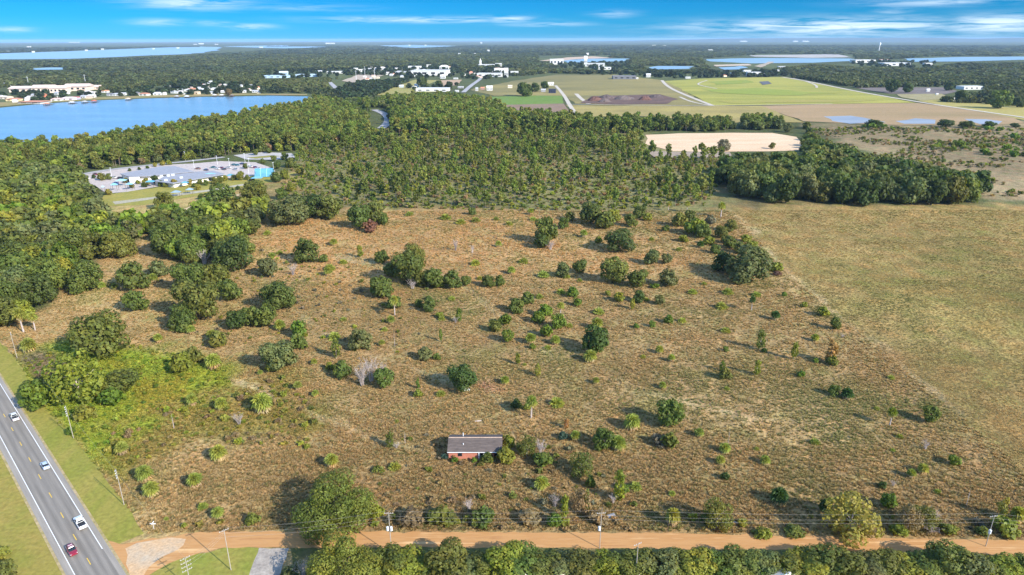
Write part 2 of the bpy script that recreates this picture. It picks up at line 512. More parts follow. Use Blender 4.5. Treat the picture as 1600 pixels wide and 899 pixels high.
# ------------------------------------------------------------------ water
def water_mat(name, deep, scale=.35, rough=.12, bump=.25):
    m, t, b = new_mat(name); pos = t.add('ShaderNodeNewGeometry').outputs['Position']
    big = t.noise(t.map(pos, (.25, 1, 1), (0, 0, .25)), .02, 4.0, .6)
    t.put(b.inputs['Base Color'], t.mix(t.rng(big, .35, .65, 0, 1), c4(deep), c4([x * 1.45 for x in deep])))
    b.inputs['Roughness'].default_value = rough; b.inputs['Specular IOR Level'].default_value = .5; b.inputs['IOR'].default_value = 1.33
    bp = t.add('ShaderNodeBump'); bp.inputs['Strength'].default_value = bump; bp.inputs['Distance'].default_value = .4
    t.put(bp.inputs['Height'], t.noise(t.map(pos, (.6, 1, 1), (0, 0, .4)), scale, 5.0, .65)); t.put(b.inputs['Normal'], bp.outputs[0])
    return m


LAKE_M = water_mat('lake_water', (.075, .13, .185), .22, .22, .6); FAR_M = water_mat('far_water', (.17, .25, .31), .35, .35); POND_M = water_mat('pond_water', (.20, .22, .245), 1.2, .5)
LAKE = [(-160, 178), (0, 169), (60, 163), (150, 157.5), (240, 154), (330, 151.5), (420, 150), (480, 151), (503, 154), (500, 162), (470, 175), (425, 183), (375, 192), (330, 199), (290, 207), (205, 224), (105, 239), (0, 242), (-160, 250)]
sheet('lake', LAKE, LAKE_M, .25, .5, 'wide blue rippled lake between the woods and the lakeside houses')
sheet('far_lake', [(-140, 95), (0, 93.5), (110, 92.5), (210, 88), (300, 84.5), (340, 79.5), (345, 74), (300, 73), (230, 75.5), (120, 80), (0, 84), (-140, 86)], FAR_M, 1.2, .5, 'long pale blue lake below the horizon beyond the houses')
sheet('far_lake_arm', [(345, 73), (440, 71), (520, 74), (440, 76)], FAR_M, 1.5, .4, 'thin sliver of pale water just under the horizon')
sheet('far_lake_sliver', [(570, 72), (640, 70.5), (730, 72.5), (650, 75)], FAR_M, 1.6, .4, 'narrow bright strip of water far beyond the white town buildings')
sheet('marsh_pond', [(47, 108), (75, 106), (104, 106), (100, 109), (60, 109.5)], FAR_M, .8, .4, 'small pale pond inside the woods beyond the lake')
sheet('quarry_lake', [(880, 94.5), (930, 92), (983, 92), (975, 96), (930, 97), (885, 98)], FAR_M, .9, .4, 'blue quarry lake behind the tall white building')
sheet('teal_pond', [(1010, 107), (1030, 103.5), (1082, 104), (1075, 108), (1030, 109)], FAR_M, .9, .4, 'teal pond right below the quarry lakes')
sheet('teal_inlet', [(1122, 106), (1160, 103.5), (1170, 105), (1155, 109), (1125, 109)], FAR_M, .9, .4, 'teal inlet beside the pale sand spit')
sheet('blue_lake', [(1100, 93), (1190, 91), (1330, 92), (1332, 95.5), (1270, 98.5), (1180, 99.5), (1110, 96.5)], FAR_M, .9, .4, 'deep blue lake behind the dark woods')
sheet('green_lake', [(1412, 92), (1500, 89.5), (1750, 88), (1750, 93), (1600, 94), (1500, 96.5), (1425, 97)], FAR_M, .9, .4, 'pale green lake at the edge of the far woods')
sheet('pond', [(1287, 183), (1330, 181.5), (1350, 185), (1386, 192), (1330, 194), (1302, 190)], POND_M, .5, .3, 'shallow grey blue pool in the ploughed field, widest of the three')
sheet('pond', [(1402, 190), (1430, 185.5), (1460, 188), (1459, 194), (1410, 194)], POND_M, .5, .3, 'shallow pale pool in the middle of the ploughed field edge')
sheet('pond', [(1506, 186.5), (1540, 187), (1562, 190), (1560, 194.5), (1535, 195)], POND_M, .5, .3, 'shallow pool at the track end of the ploughed field')

# ------------------------------------------------------------------ fields, pits and lawns
FD = ground_mat
sheet('airfield_grass', [(1038, 127), (1100, 123), (1225, 120.5), (1262, 127), (1332, 142), (1432, 161), (1300, 163), (1116, 166)], FD('meadow', (.36, .32, .07), (.20, .21, .045), .007, ((.3, 1, 1), .0), .3), .5, .15, 'bright olive green mown meadow with pale tracks')
sheet('dark_pad', [(1186, 128.5), (1200, 127.5), (1206, 131.5), (1192, 133.5)], FD('pad_dark', (.10, .10, .11), (.13, .13, .13), .05, None, .3, .1), 1.2, 0, 'small dark square pad in the bright meadow')
sheet('pasture', [(730, 141), (800, 127), (870, 117), (962, 117), (1038, 126), (1112, 165), (1010, 166), (900, 163), (880, 150), (770, 150)], FD('dull_pasture', (.15, .135, .055), (.28, .225, .08), .006, ((.4, 1, 1), .2), .3), .4, .3, 'brown and olive rough pasture on the low hill')
sheet('bright_green_field', [(768, 152), (830, 150), (879, 150.5), (880, 162.5), (768, 165)], FD('green_crop', (.115, .19, .035), (.15, .21, .045), .02, None, .3), .7, .1, 'vivid green crop field in front of the dark shed')
for k, q in enumerate(([(1096, 140), (1180, 138), (1300, 147), (1220, 150), (1130, 147)], [(1120, 158), (1250, 156), (1380, 158), (1300, 161), (1140, 162)], [(1110, 128), (1160, 126), (1180, 130), (1120, 133)])): sheet('meadow_patch', q, FD('meadow_patch', ((.20, .25, .04), (.30, .25, .07), (.17, .23, .035))[k], (.27, .27, .055), .015, ((.3, 1, 1), 0), .3), .9, .8, ('greener patch in the middle of the bright meadow', 'tan patch along the foot of the bright meadow', 'green patch inside the pale loop path')[k])
sheet('brown_field', [(766, 165), (880, 162.5), (893, 178), (766, 180)], FD('brown_soil', (.20, .135, .095), (.25, .17, .11), .03, None, .3), .7, .1, 'bare brown strip below the vivid green crop field')
sheet('olive_field', [(884, 165), (1116, 166.5), (1190, 166), (1255, 192), (1140, 192), (1000, 182), (905, 183)], FD('olive_grass', (.23, .185, .07), (.36, .285, .09), .008, None, .3), .55, .2, 'olive tan grass strip between tree line and meadow')
sheet('ploughed_field', [(1188, 166), (1300, 163), (1434, 161.5), (1500, 170), (1582, 184), (1600, 192), (1560, 196), (1400, 196), (1255, 190), (1220, 178)], FD('ploughed_soil', (.37, .245, .135), (.26, .19, .09), .012, ((.2, 1, 1), -.35), .4), .45, .2, 'pinkish tan ploughed field with three shallow pools')
sheet('roadside_field', [(1434, 158), (1480, 153), (1760, 178), (1760, 196), (1610, 190)], FD('pale_grass', (.36, .29, .095), (.30, .26, .08), .02, None, .3), .4, .2, 'pale green strip of grass beside the long airfield track')
sheet('dark_lot', [(1335, 137.5), (1480, 137), (1496, 143), (1478, 148), (1390, 147)], FD('dark_soil', (.14, .115, .105), (.18, .15, .13), .03, None, .3), .6, .1, 'dark grey bare lot in front of the oak wood')
sheet('yard', [(1400, 148), (1470, 147), (1490, 154), (1440, 158), (1410, 153)], FD('yard_grass', (.32, .27, .15), (.24, .21, .09), .05, None, .3), .65, .1, 'pale sandy yard between the dark lot and the track')
sheet('sand_pit', [(1010, 211.5), (1060, 209), (1140, 208), (1205, 208.5), (1243, 214), (1264, 228), (1258, 235), (1200, 237), (1050, 237), (1012, 226)], FD('pit_sand', (.56, .385, .235), (.63, .47, .31), .05, ((.3, 1, 1), .1), .5), .2, .3, 'pale sand pit cleared between the tree rows')
sheet('dry_rim_field', [(1000, 237), (1060, 237), (1140, 238), (1150, 244), (1080, 248), (1010, 246)], FD('grey_brush', (.26, .20, .15), (.34, .27, .20), .15, None, .5), .15, .5, 'grey brushy strip of dumped branches below the sand pit')
sheet('town_field', [(686, 126), (722, 125), (716, 134), (682, 136)], FD('tan_field', (.36, .24, .15), (.40, .28, .18), .02, None, .2), .8, .1, 'tan bare field behind the long white building')
sheet('town_meadow', [(566, 150), (600, 138), (650, 125), (684, 126), (660, 136), (700, 142), (640, 148)], FD('town_grass', (.30, .25, .09), (.26, .24, .07), .02, None, .2), .6, .1, 'yellow green meadow in front of the white town buildings')
sheet('substation_yard', [(534, 127), (560, 117), (600, 118), (570, 127), (560, 131)], FD('gravel_yard', (.36, .29, .21), (.42, .34, .26), .02, None, .2), .7, .1, 'tan gravel yard beside the town road')
sheet('lakeside_lawn', [(-100, 172), (0, 167), (60, 162), (150, 156.5), (240, 153), (330, 150.6), (420, 149), (480, 149.5), (480, 147.5), (380, 146.5), (240, 149.5), (140, 153), (60, 158), (-100, 165)], FD('lawn_strip', (.20, .21, .05), (.30, .20, .11), .02, None, .2), .6, .15, 'strip of lawns and bare bank along the far lake shore')
sheet('mulch_yard', [(905, 162), (925, 151), (1030, 148), (1060, 156), (1040, 163), (970, 164)], FD('mulch', (.10, .065, .055), (.16, .10, .075), .03, None, .3), .9, .2, 'dark reddish brown yard of piled mulch and debris')
sheet('quarry_bank', [(840, 95.5), (890, 90), (925, 88.5), (960, 91), (900, 93), (870, 97)], FD('quarry_sand', (.5, .37, .26), (.42, .31, .22), .01, None, .1), 1.4, .2, 'pale pinkish quarry bank beside the blue quarry lake')
sheet('sand_spit', [(1115, 102), (1170, 100.5), (1174, 103), (1120, 104.5)], FD('spit_sand', (.5, .4, .3), (.42, .34, .25), .01, None, .1), 1.4, .2, 'pale sand spit between the blue lake and teal inlet')
sheet('quarry_spit', [(1170, 87), (1310, 85), (1330, 90), (1270, 91), (1180, 89)], FD('spit_grey', (.40, .37, .33), (.34, .31, .28), .01, None, .1), 1.2, .2, 'pale grey spoil bank behind the blue lake')
sheet('white_bank', [(1180, 104), (1200, 97), (1210, 97), (1190, 106)], FD('spit_b', (.4, .33, .25), (.34, .28, .2), .01, None, .1), 1.3, .2, 'small tan bank between the quarry lakes')
# school grounds
SCHOOL_LOT = [(108, 277), (150, 268), (230, 259), (300, 256), (345, 252), (400, 254), (424, 262), (430, 268), (400, 276), (330, 281), (270, 288), (200, 300), (166, 303), (150, 292), (132, 286)]
sheet('school_lot', SCHOOL_LOT, FD('old_asphalt', (.40, .35, .32), (.46, .40, .365), .08, None, .5, .2), .15, .1, 'pale grey paved lots around the school')
sheet('school_lawn', [(162, 306), (200, 300), (270, 290), (330, 283), (420, 274), (470, 268), (430, 284), (360, 296), (300, 308), (230, 320), (170, 322), (150, 316)], FD('school_grass', (.31, .255, .06), (.22, .215, .05), .06, None, .5), .12, .3, 'yellow green lawn in front of the school')
sheet('school_path', [(176, 316), (240, 308), (330, 296), (400, 285), (400, 287), (330, 299), (240, 312), (180, 320)], FD('path_sand', (.38, .35, .27), (.32, .29, .2), .1, None, .5), .2, .2, 'pale walkway across the school lawn')
sheet('sand_track', [(275, 330), (320, 314), (390, 300), (400, 303), (330, 318), (290, 334)], FD('track_sand', (.55, .42, .27), (.36, .26, .14), .15, None, .5), .2, .5, 'bare sandy track below the school lawn')
sheet('upper_lot', [(366, 243), (410, 238), (455, 240), (464, 247), (430, 250), (385, 250)], FD('upper_asphalt', (.36, .34, .33), (.42, .40, .38), .08, None, .5, .2), .2, .1, 'small grey lot at the forest edge above the school')
sheet('upper_lot_island', [(385, 247), (420, 243.5), (440, 244.5), (400, 248.5)], FD('island_grass', (.25, .22, .06), (.2, .2, .05), .08, None, .5), .3, .1, 'grass island inside the small upper lot')

# far roads and tracks
TRACK = FD('pale_track', (.50, .44, .36), (.42, .37, .30), .05, None, .5, .2); FAR_ASPH = FD('far_asphalt', (.30, .29, .29), (.36, .35, .35), .05, None, .5, .2)
ribbon('farm_road', [(868, 134), (882, 150), (890, 165), (903, 184)], 8, TRACK, 'straight pale farm track past the mulch yard')
ribbon('meadow_road', [(1034, 126), (1044, 137), (1075, 151), (1114, 166)], 9, TRACK, 'pale curving track between pasture and meadow')
ribbon('field_edge_path', [(884, 163.5), (1000, 165), (1112, 166), (1300, 163)], 5, TRACK, 'thin pale path along the foot of the meadow')
ribbon('mulch_yard_path', [(1062, 152), (1080, 160), (1112, 166)], 6, TRACK, 'short pale track from the mulch yard to the corner')
ribbon('yard_path', [(900, 147), (908, 155), (920, 163)], 9, TRACK, 'grey concrete pad track beside the mulch yard')
ribbon('long_track_road', [(1222, 121), (1262, 127.5), (1335, 143), (1440, 161), (1520, 173), (1640, 190)], 10, TRACK, 'long pale airfield track running to the picture edge')
ribbon('spur_path', [(1238, 123), (1258, 127), (1276, 134), (1276, 138)], 6, TRACK, 'short curving spur off the long airfield track')
ribbon('loop_path', [(1105, 126), (1090, 131), (1092, 134), (1135, 142)], 5, TRACK, 'small pale loop path inside the bright meadow')
ribbon('town_road', [(724, 145), (735, 135), (748, 126), (752, 122)], 12, FAR_ASPH, 'pale road leading up to the white complex')
ribbon('forest_road', [(584, 172), (594, 175), (603, 180), (608, 187), (604, 195), (596, 201)], 13, FAR_ASPH, 'grey road bending through the pine forest')
ribbon('shore_road', [(515, 129), (525, 138), (532, 148), (548, 152)], 13, FAR_ASPH, 'grey road beside the end of the lake')
ribbon('school_road', [(100, 280), (150, 268), (240, 258), (300, 252), (350, 246)], 8, FAR_ASPH, 'grey drive along the forest edge behind the school', z=.3)

# ------------------------------------------------------------------ plant meshes
def unit(v): return v / (np.linalg.norm(v, axis=-1, keepdims=True) + 1e-9)


def cards(rng, P, Nn, s, stretch=1.0):
    """One bent leaf-cluster quad per point."""
    k = len(P); t = unit(np.cross(Nn, unit(rng.normal(size=(k, 3))))); b = np.cross(Nn, t)
    a = s * rng.uniform(.6, 1.35, (k, 1)) * .5; c = a * stretch * rng.uniform(.6, 1.2, (k, 1))
    j = lambda: 1 + rng.uniform(-.35, .35, (k, 1))
    Q = np.stack([P - t * a * j() - b * c * j(), P + t * a * j() - b * c * j() + Nn * a * .35, P + t * a * j() + b * c * j(), P - t * a * j() + b * c * j() + Nn * a * .35], 1)
    return Q.reshape(-1, 3), np.arange(4 * k).reshape(-1, 4), rng.random(k)


def crown_pts(rng, n_, lobes, up=.25, rnd=.65, zmin=.03, deep=.25):
    lobes = np.asarray(lobes, float); wgt = (lobes[:, 3] * lobes[:, 5]) ** 1.0; wgt /= wgt.sum()
    out = []; nn = []; have = 0
    while have < n_:
        k = n_ * 2; i = rng.choice(len(lobes), k, p=wgt); d = unit(rng.normal(size=(k, 3)))
        r = np.where(rng.random(k) < deep, rng.uniform(.45, .85, k), rng.uniform(.85, 1.06, k))
        p = lobes[i, :3] + d * lobes[i, 3:] * r[:, None]
        ok = p[:, 2] > zmin
        for L in range(len(lobes)):
            q = np.linalg.norm((p - lobes[L, :3]) / lobes[L, 3:], axis=1)
            ok &= ~((q < .62) & (i != L))
        p, d = p[ok], d[ok]
        out.append(p); nn.append(unit(d + rng.normal(size=d.shape) * rnd * .6 + np.array([0, 0, up]))); have += len(p)
    return np.concatenate(out)[:n_], np.concatenate(nn)[:n_]


def oak_lobes(rng, h=.8, k=11, spread=.31):
    L = [(0, 0, .46 * h, .33, .33, .40 * h)]
    for i in range(k):
        a = i * 2.4 + rng.uniform(-.3, .3); z = rng.uniform(.2, .8) * h; q = math.sqrt(max(0.05, 1 - ((z / h - .42) / .62) ** 2))
        r = rng.uniform(.13, .22)
        L.append((math.cos(a) * spread * q, math.sin(a) * spread * q, max(z, r * .7), r, r, r * rng.uniform(.75, 1.0)))
    for i in range(3): L.append((rng.uniform(-.15, .15), rng.uniform(-.15, .15), h * .83, .15, .15, .13 * h + .03))
    return L


def oak_mesh(seed, n_, h=.8, k=11, cover=2.0, name='oak_crown', spread=.31, rnd=.65):
    rng = np.random.default_rng(seed); L = oak_lobes(rng, h, k, spread)
    P, Nn = crown_pts(rng, n_, L, rnd=rnd); area = 3.5 * (.5 * (.5 + h)) ** 2 * 2
    V, F, s = cards(rng, P, Nn, math.sqrt(cover * area / n_))
    return V, F, s


def trunk_mb(h, r, limbs=5, seed=0, reach=.26):
    rng = random.Random(seed); m = MB(); top = h * .62
    m.tube([(0, 0, -.01), (.01, 0, h * .2), (.0, .01, h * .42), (.01, 0, top)], [r * 1.35, r, r * .75, r * .3], 6)
    for i in range(limbs):
        a = i * 6.283 / limbs + rng.uniform(-.4, .4); z = h * rng.uniform(.16, .42); q = reach * rng.uniform(.7, 1.1)
        m.tube([(0, 0, z), (math.cos(a) * q * .5, math.sin(a) * q * .5, z + h * .16), (math.cos(a) * q, math.sin(a) * q, z + h * .3)], [r * .55, r * .38, r * .15], 4)
    return m


def pine_mesh(seed, n_=330, base=.42):
    rng = np.random.default_rng(seed); L = []
    k = 12
    for i in range(k):
        f = (i + .5) / k; z = base + (0.93 - base) * f; q = .17 * math.sqrt(max(.04, 1 - abs(f * 1.7 - .95) ** 2.2 * .8)) * rng.uniform(.55, 1.1); a = i * 2.4 + rng.uniform(-.5, .5); r = rng.uniform(.055, .095)
        L.append((math.cos(a) * q, math.sin(a) * q, z, r * 1.2, r * 1.2, r * .75))
    L.append((0, 0, .93, .07, .07, .06))
    P, Nn = crown_pts(rng, n_, L, up=.45, deep=.35, rnd=.5)
    return cards(rng, P, Nn, .060 * math.sqrt(330 / n_), 1.1)


def pine_trunk(seed):
    rng = random.Random(seed); m = MB(); lx, ly = rng.uniform(-.02, .02), rng.uniform(-.02, .02)
    m.tube([(0, 0, -.01), (lx * .4, ly * .4, .4), (lx, ly, .95)], [.0125, .009, .003], 5)
    for i in range(6):
        z = .45 + i * .075; a = i * 2.4; q = .1 * (1.3 - z)
        m.tube([(lx * z, ly * z, z), (math.cos(a) * q, math.sin(a) * q, z + .03)], [.004, .002], 3)
    return m


def fan_fronds(rng, ctr, n_, el0, el1, petiole, fan, droop, fold=.25, spikes=9):
    V = []; F3 = []; sh = []; k = 0
    for i in range(n_):
        az = i * 2.39996 + rng.uniform(-.25, .25); el = el0 + (el1 - el0) * ((i + .5) / n_) + rng.uniform(-.12, .12)
        d = np.array([math.cos(az) * math.cos(el), math.sin(az) * math.cos(el), math.sin(el)]); side = np.array([-math.sin(az), math.cos(az), 0]); upv = np.cross(d, side) * -1
        upv = upv if upv[2] > 0 else -upv
        s = rng.uniform(.85, 1.15); pe = petiole * s; fa = fan * s; b = np.asarray(ctr, float) + d * pe
        # stalk
        w_ = .010
        V += [np.asarray(ctr) - side * w_, np.asarray(ctr) + side * w_, b + side * w_, b - side * w_]; F3 += [(k, k + 1, k + 2), (k, k + 2, k + 3)]; sh += [.4, .4]; k += 4
        base_k = rng.random()
        for q in range(spikes):
            a = (q / (spikes - 1) - .5) * 3.6; a2 = 3.6 / (spikes - 1) * .36
            def pt(an, rr, dz): return b + (d * math.cos(an) + side * math.sin(an)) * rr * fa + upv * dz * fa + np.array([0, 0, -droop * fa * rr * rr])
            fz = fold * (1 if q % 2 else -.3) * .5
            tip = pt(a, rng.uniform(.85, 1.05), .0)
            V += [b, pt(a - a2, .55, fz), tip, pt(a + a2, .55, -fz * .2)]; F3 += [(k, k + 1, k + 2), (k, k + 2, k + 3)]
            v_ = np.clip(.25 + .5 * base_k + rng.uniform(-.2, .25), 0, 1); sh += [v_, v_ * .85]; k += 4
    return np.array(V), np.array(F3), np.array(sh)


def bare_mb(seed, stems=9, h=.9, lean=.42, twigs=3, r=.008):
    rng = random.Random(seed); m = MB()
    for i in range(stems):
        a = i * 6.283 / max(stems, 1) * 1.7 + rng.uniform(-.4, .4); q = lean * rng.uniform(.3, 1); hh = h * rng.uniform(.65, 1)
        p0 = np.array([math.cos(a) * .05, math.sin(a) * .05, -.01]); p2 = np.array([math.cos(a) * q, math.sin(a) * q, hh]); p1 = p0 * .5 + p2 * .5 + np.array([-math.cos(a) * .06, -math.sin(a) * .06, .04])
        m.tube([p0, p1, p2], [r, r * .7, r * .25], 3, False)
        for t in range(twigs):
            f = rng.uniform(.35, .9); s = (p1 if f < .5 else p2 * (f - .5) * 2 + p1 * (2 - f * 2)) if f >= .5 else p0 * (1 - f * 2) + p1 * f * 2
            e = s + np.array([rng.uniform(-.16, .16), rng.uniform(-.16, .16), rng.uniform(.06, .22)]) * h
            m.tube([s, e], [r * .45, r * .15], 3, False)
            for u in range(2):
                s2 = s * .45 + e * .55; e2 = s2 + np.array([rng.uniform(-.1, .1), rng.uniform(-.1, .1), rng.uniform(.02, .12)]) * h
                m.tube([s2, e2], [r * .25, r * .1], 3, False)
    return m


def leafmesh(name, vfs, mat=None):
    V, F, s = vfs
    return mesh_np(name, V, [F], [mat or LEAF], s)


PROTO = {}      # kind -> list of part lists [(part name, mesh)]


def reg(kind, parts): PROTO.setdefault(kind, []).append(parts)


tk = [trunk_mb(.8, .024, 5, i).mesh('trunk', [BARK]) for i in range(2)]
for i in range(3):
    reg('oak', [('crown', leafmesh('crown', oak_mesh(10 + i, 3200, .8, 14, 1.7, rnd=.45))), ('trunk', tk[i % 2])])
    reg('oakmid', [('crown', leafmesh('crown', oak_mesh(30 + i, 1400, .82, 11, 1.8, rnd=.5))), ('trunk', tk[i % 2])])
    reg('shrub', [('foliage', leafmesh('foliage', oak_mesh(50 + i, 480, .8, 8, 1.9, rnd=.6))), ('stem', tk[0])])
    reg('loose', [('crown', leafmesh('crown', oak_mesh(70 + i, 2000, 1.0, 18, .95, spread=.36, rnd=.8))), ('trunk', trunk_mb(1.0, .02, 7, 20 + i, .3).mesh('trunk', [GREY_WOOD]))])
    reg('sapling', [('crown', leafmesh('crown', oak_mesh(90 + i, 420, 1.5, 12, .75, spread=.3, rnd=1.0))), ('trunk', trunk_mb(1.5, .022, 5, 30 + i, .2).mesh('trunk', [GREY_WOOD]))])
    reg('pine', [('crown', leafmesh('crown', pine_mesh(110 + i, 420, (.42, .5, .36)[i]))), ('trunk', pine_trunk(i).mesh('trunk', [PINE_BARK]))])
    rr_ = random.Random(130 + i)
    hs = (.30, .36, .33)[i]
    reg('palm', [('crown', leafmesh('crown', fan_fronds(rr_, (0, 0, hs + .1), 44, -.45, 1.45, .16, .27, .42))),
                 ('dead_fronds', leafmesh('dead_fronds', fan_fronds(rr_, (0, 0, hs + .06), 18, -1.1, -.4, .13, .27, .5, .1, 6))),
                 ('trunk', MB().tube([(0, 0, -.02), (.01, 0, hs * .6), (0, 0, hs + .1)], [.075, .06, .05], 7).mesh('trunk', [BARK]))])
    reg('tallpalm', [('crown', leafmesh('crown', fan_fronds(rr_, (0.02, 0, 1.05), 28, -.6, 1.45, .17, .30, .4))),
                     ('dead_fronds', leafmesh('dead_fronds', fan_fronds(rr_, (0.02, 0, 1.0), 9, -1.35, -.8, .1, .22, .4, .1, 6))),
                     ('trunk', MB().tube([(0, 0, -.02), (.02, 0, .5), (.02, 0, 1.05)], [.06, .045, .045], 7).mesh('trunk', [GREY_WOOD]))])
    reg('palmetto', [('fronds', leafmesh('fronds', fan_fronds(rr_, (0, 0, .05), 24, .0, 1.4, .22, .28, .35)))])
    reg('bare', [('branches', bare_mb(150 + i, 17, .85, .44, 6, .0085).mesh('branches', [GREY_WOOD])), ('stems', bare_mb(160 + i, 6, .6, .2, 1, .009).mesh('stems', [GREY_WOOD]))])
    reg('snag', [('trunk', MB().tube([(0, 0, -.02), (.02, 0, .5), (.0, .02, 1.0)], [.028, .02, .006], 5).mesh('trunk', [GREY_WOOD])), ('branches', bare_mb(170 + i, 5, .85, .16, 1, .008).mesh('branches', [GREY_WOOD]))])
for i in range(2):
    reg('bigoak', [('crown', leafmesh('crown', oak_mesh(200 + i, 14000, .78, 24, 1.5, spread=.34, rnd=.5))), ('trunk', tk[0])])

COL = dict(dark=(.068, .105, .022), green=(.105, .140, .026), olive=(.138, .158, .030), grey=(.130, .152, .050), bright=(.125, .19, .022), lime=(.20, .225, .028),
           yellow=(.235, .225, .04), rust=(.33, .185, .065), redbrown=(.17, .09, .06), tan=(.24, .175, .085), teal=(.04, .09, .065), palm=(.27, .31, .06), palmd=(.06, .115, .03),
           pale=(.16, .15, .10), bigo=(.14, .172, .028), bigl=(.18, .19, .03), pine=(.135, .185, .028), pineolive=(.185, .20, .038))
DEADFROND = (.46, .35, .19)
NAMES = {'oak': ('oak_tree', 'tree'), 'oakmid': ('oak_tree', 'tree'), 'bigoak': ('oak_tree', 'tree'), 'shrub': ('shrub', 'shrub'), 'loose': ('straggly_tree', 'tree'),
         'sapling': ('sapling', 'tree'), 'pine': ('pine_tree', 'tree'), 'palm': ('cabbage_palm', 'palm'), 'tallpalm': ('cabbage_palm', 'palm'), 'palmetto': ('palmetto', 'palm'),
         'bare': ('bare_bush', 'bush'), 'snag': ('dead_tree', 'tree')}
COUNT = {}


def jitter(c, rng, a=.16):
    c = np.array(c) * (1 + rng.uniform(-a, a)); c *= 1 + np.array([rng.uniform(-a, a), rng.uniform(-.05, .05), rng.uniform(-a, a)]) * .6
    return tuple(np.clip(c, 0, 1))


def plant(kind, loc, width, hscale=1.0, col=(.05, .08, .02), label=None, group=None, variant=None, rz=None, rng=RNG):
    nm, cat = NAMES[kind]; ps = PROTO[kind]; v = COUNT.get(kind, 0); COUNT[kind] = v + 1
    parts = ps[(v if variant is None else variant) % len(ps)]
    root = empty(nm, loc, rng.uniform(0, 6.28) if rz is None else rz, (width, width, width * hscale))
    setp(root, label, cat, group)
    for pn, me in parts:
        o = bpy.data.objects.new(pn, me); C.objects.link(o); o.parent = root
        o.color = c4(jitter(DEADFROND, rng) if pn == 'dead_fronds' else col)
    return root


# ------------------------------------------------------------------ scattered masses (what nobody could count)
def proto_obj(name, meshes):
    """An unlinked source for scattered copies: leaves and wood in one mesh."""
    V = []; F = []; mi = []; sh = []; k = 0; mats = []
    for me, mat in meshes:
        v = np.zeros(len(me.vertices) * 3, np.float32); me.vertices.foreach_get('co', v); V.append(v.reshape(-1, 3))
        if mat not in mats: mats.append(mat)
        at = me.attributes.get('shade')
        for i, p in enumerate(me.polygons):
            F.append([q + k for q in p.vertices]); mi.append(mats.index(mat)); sh.append(at.data[i].value if at else .5)
        k += len(me.vertices)
    m = bpy.data.meshes.new(name); m.from_pydata(np.concatenate(V).tolist(), [], F)
    m.polygons.foreach_set('material_index', np.array(mi, np.int32))
    a = m.attributes.new('shade', 'FLOAT', 'FACE'); a.data.foreach_set('value', np.array(sh, np.float32))
    for x in mats: m.materials.append(x)
    return bpy.data.objects.new(name, m)


def scatter(name, label, cat, P, sc, tint, protos, rng=RNG):
    k = len(P)
    if not k: return
    me = bpy.data.meshes.new(name); me.vertices.add(k); me.vertices.foreach_set('co', np.asarray(P, np.float32).ravel())
    for an, ty, key, val in (('sc', 'FLOAT_VECTOR', 'vector', sc), ('rot', 'FLOAT_VECTOR', 'vector', np.stack([np.zeros(k), np.zeros(k), rng.uniform(0, 6.28, k)], -1)),
                             ('tint', 'FLOAT_COLOR', 'color', np.concatenate([tint, np.ones((k, 1))], 1)), ('pick', 'INT', 'value', rng.integers(0, len(protos), k))):
        a = me.attributes.new(an, ty, 'POINT'); a.data.foreach_set(key, np.asarray(val, np.int32 if ty == 'INT' else np.float32).ravel())
    o = link(name, me); setp(o, label, cat, None, 'stuff')
    g = bpy.data.node_groups.new(name, 'GeometryNodeTree')
    g.interface.new_socket('Geometry', in_out='INPUT', socket_type='NodeSocketGeometry'); g.interface.new_socket('Geometry', in_out='OUTPUT', socket_type='NodeSocketGeometry')
    N = g.nodes; L = g.links; gi = N.new('NodeGroupInput'); go = N.new('NodeGroupOutput'); ip = N.new('GeometryNodeInstanceOnPoints'); jn = N.new('GeometryNodeJoinGeometry')
    for p in reversed(protos):
        oi = N.new('GeometryNodeObjectInfo'); oi.inputs['Object'].default_value = p; oi.inputs['As Instance'].default_value = False
        ti = N.new('GeometryNodeGeometryToInstance'); L.new(oi.outputs['Geometry'], ti.inputs[0]); L.new(ti.outputs[0], jn.inputs[0])
    def na(nm, ty):
        a = N.new('GeometryNodeInputNamedAttribute'); a.data_type = ty; a.inputs[0].default_value = nm; return a.outputs[0]
    L.new(gi.outputs[0], ip.inputs['Points']); L.new(jn.outputs[0], ip.inputs['Instance']); ip.inputs['Pick Instance'].default_value = True
    L.new(na('pick', 'INT'), ip.inputs['Instance Index']); L.new(na('sc', 'FLOAT_VECTOR'), ip.inputs['Scale'])
    er = N.new('FunctionNodeEulerToRotation'); L.new(na('rot', 'FLOAT_VECTOR'), er.inputs[0]); L.new(er.outputs[0], ip.inputs['Rotation'])
    L.new(ip.outputs[0], go.inputs[0])
    md = o.modifiers.new('scatter', 'NODES'); md.node_group = g
    return o


def tuft(seed, blades=16, h=.8, spread=.5, wdt=.07):
    rng = np.random.default_rng(seed); V = []; F = []; s = []
    for i in range(blades):
        a = rng.uniform(0, 6.28); q = rng.uniform(0, spread) * .6; b = np.array([math.cos(a) * q, math.sin(a) * q, -.03]); a2 = a + rng.uniform(-1, 1); ln = rng.uniform(.15, .6) * h; hh = h * rng.uniform(.45, 1)
        sd_ = np.array([-math.sin(a2), math.cos(a2), 0]) * wdt * rng.uniform(.6, 1.5); d = np.array([math.cos(a2) * ln, math.sin(a2) * ln, 0])
        k = len(V); V += [b - sd_, b + sd_, b + d * .45 + sd_ * .8 + [0, 0, hh * .75], b + d * .45 - sd_ * .8 + [0, 0, hh * .75], b + d + [0, 0, hh]]
        F += [(k, k + 1, k + 2), (k, k + 2, k + 3), (k + 3, k + 2, k + 4)]; v = rng.random(); s += [v, v, min(1, v + .15)]
    return mesh_np('tuft', V, [F], [GRASS_I], s)


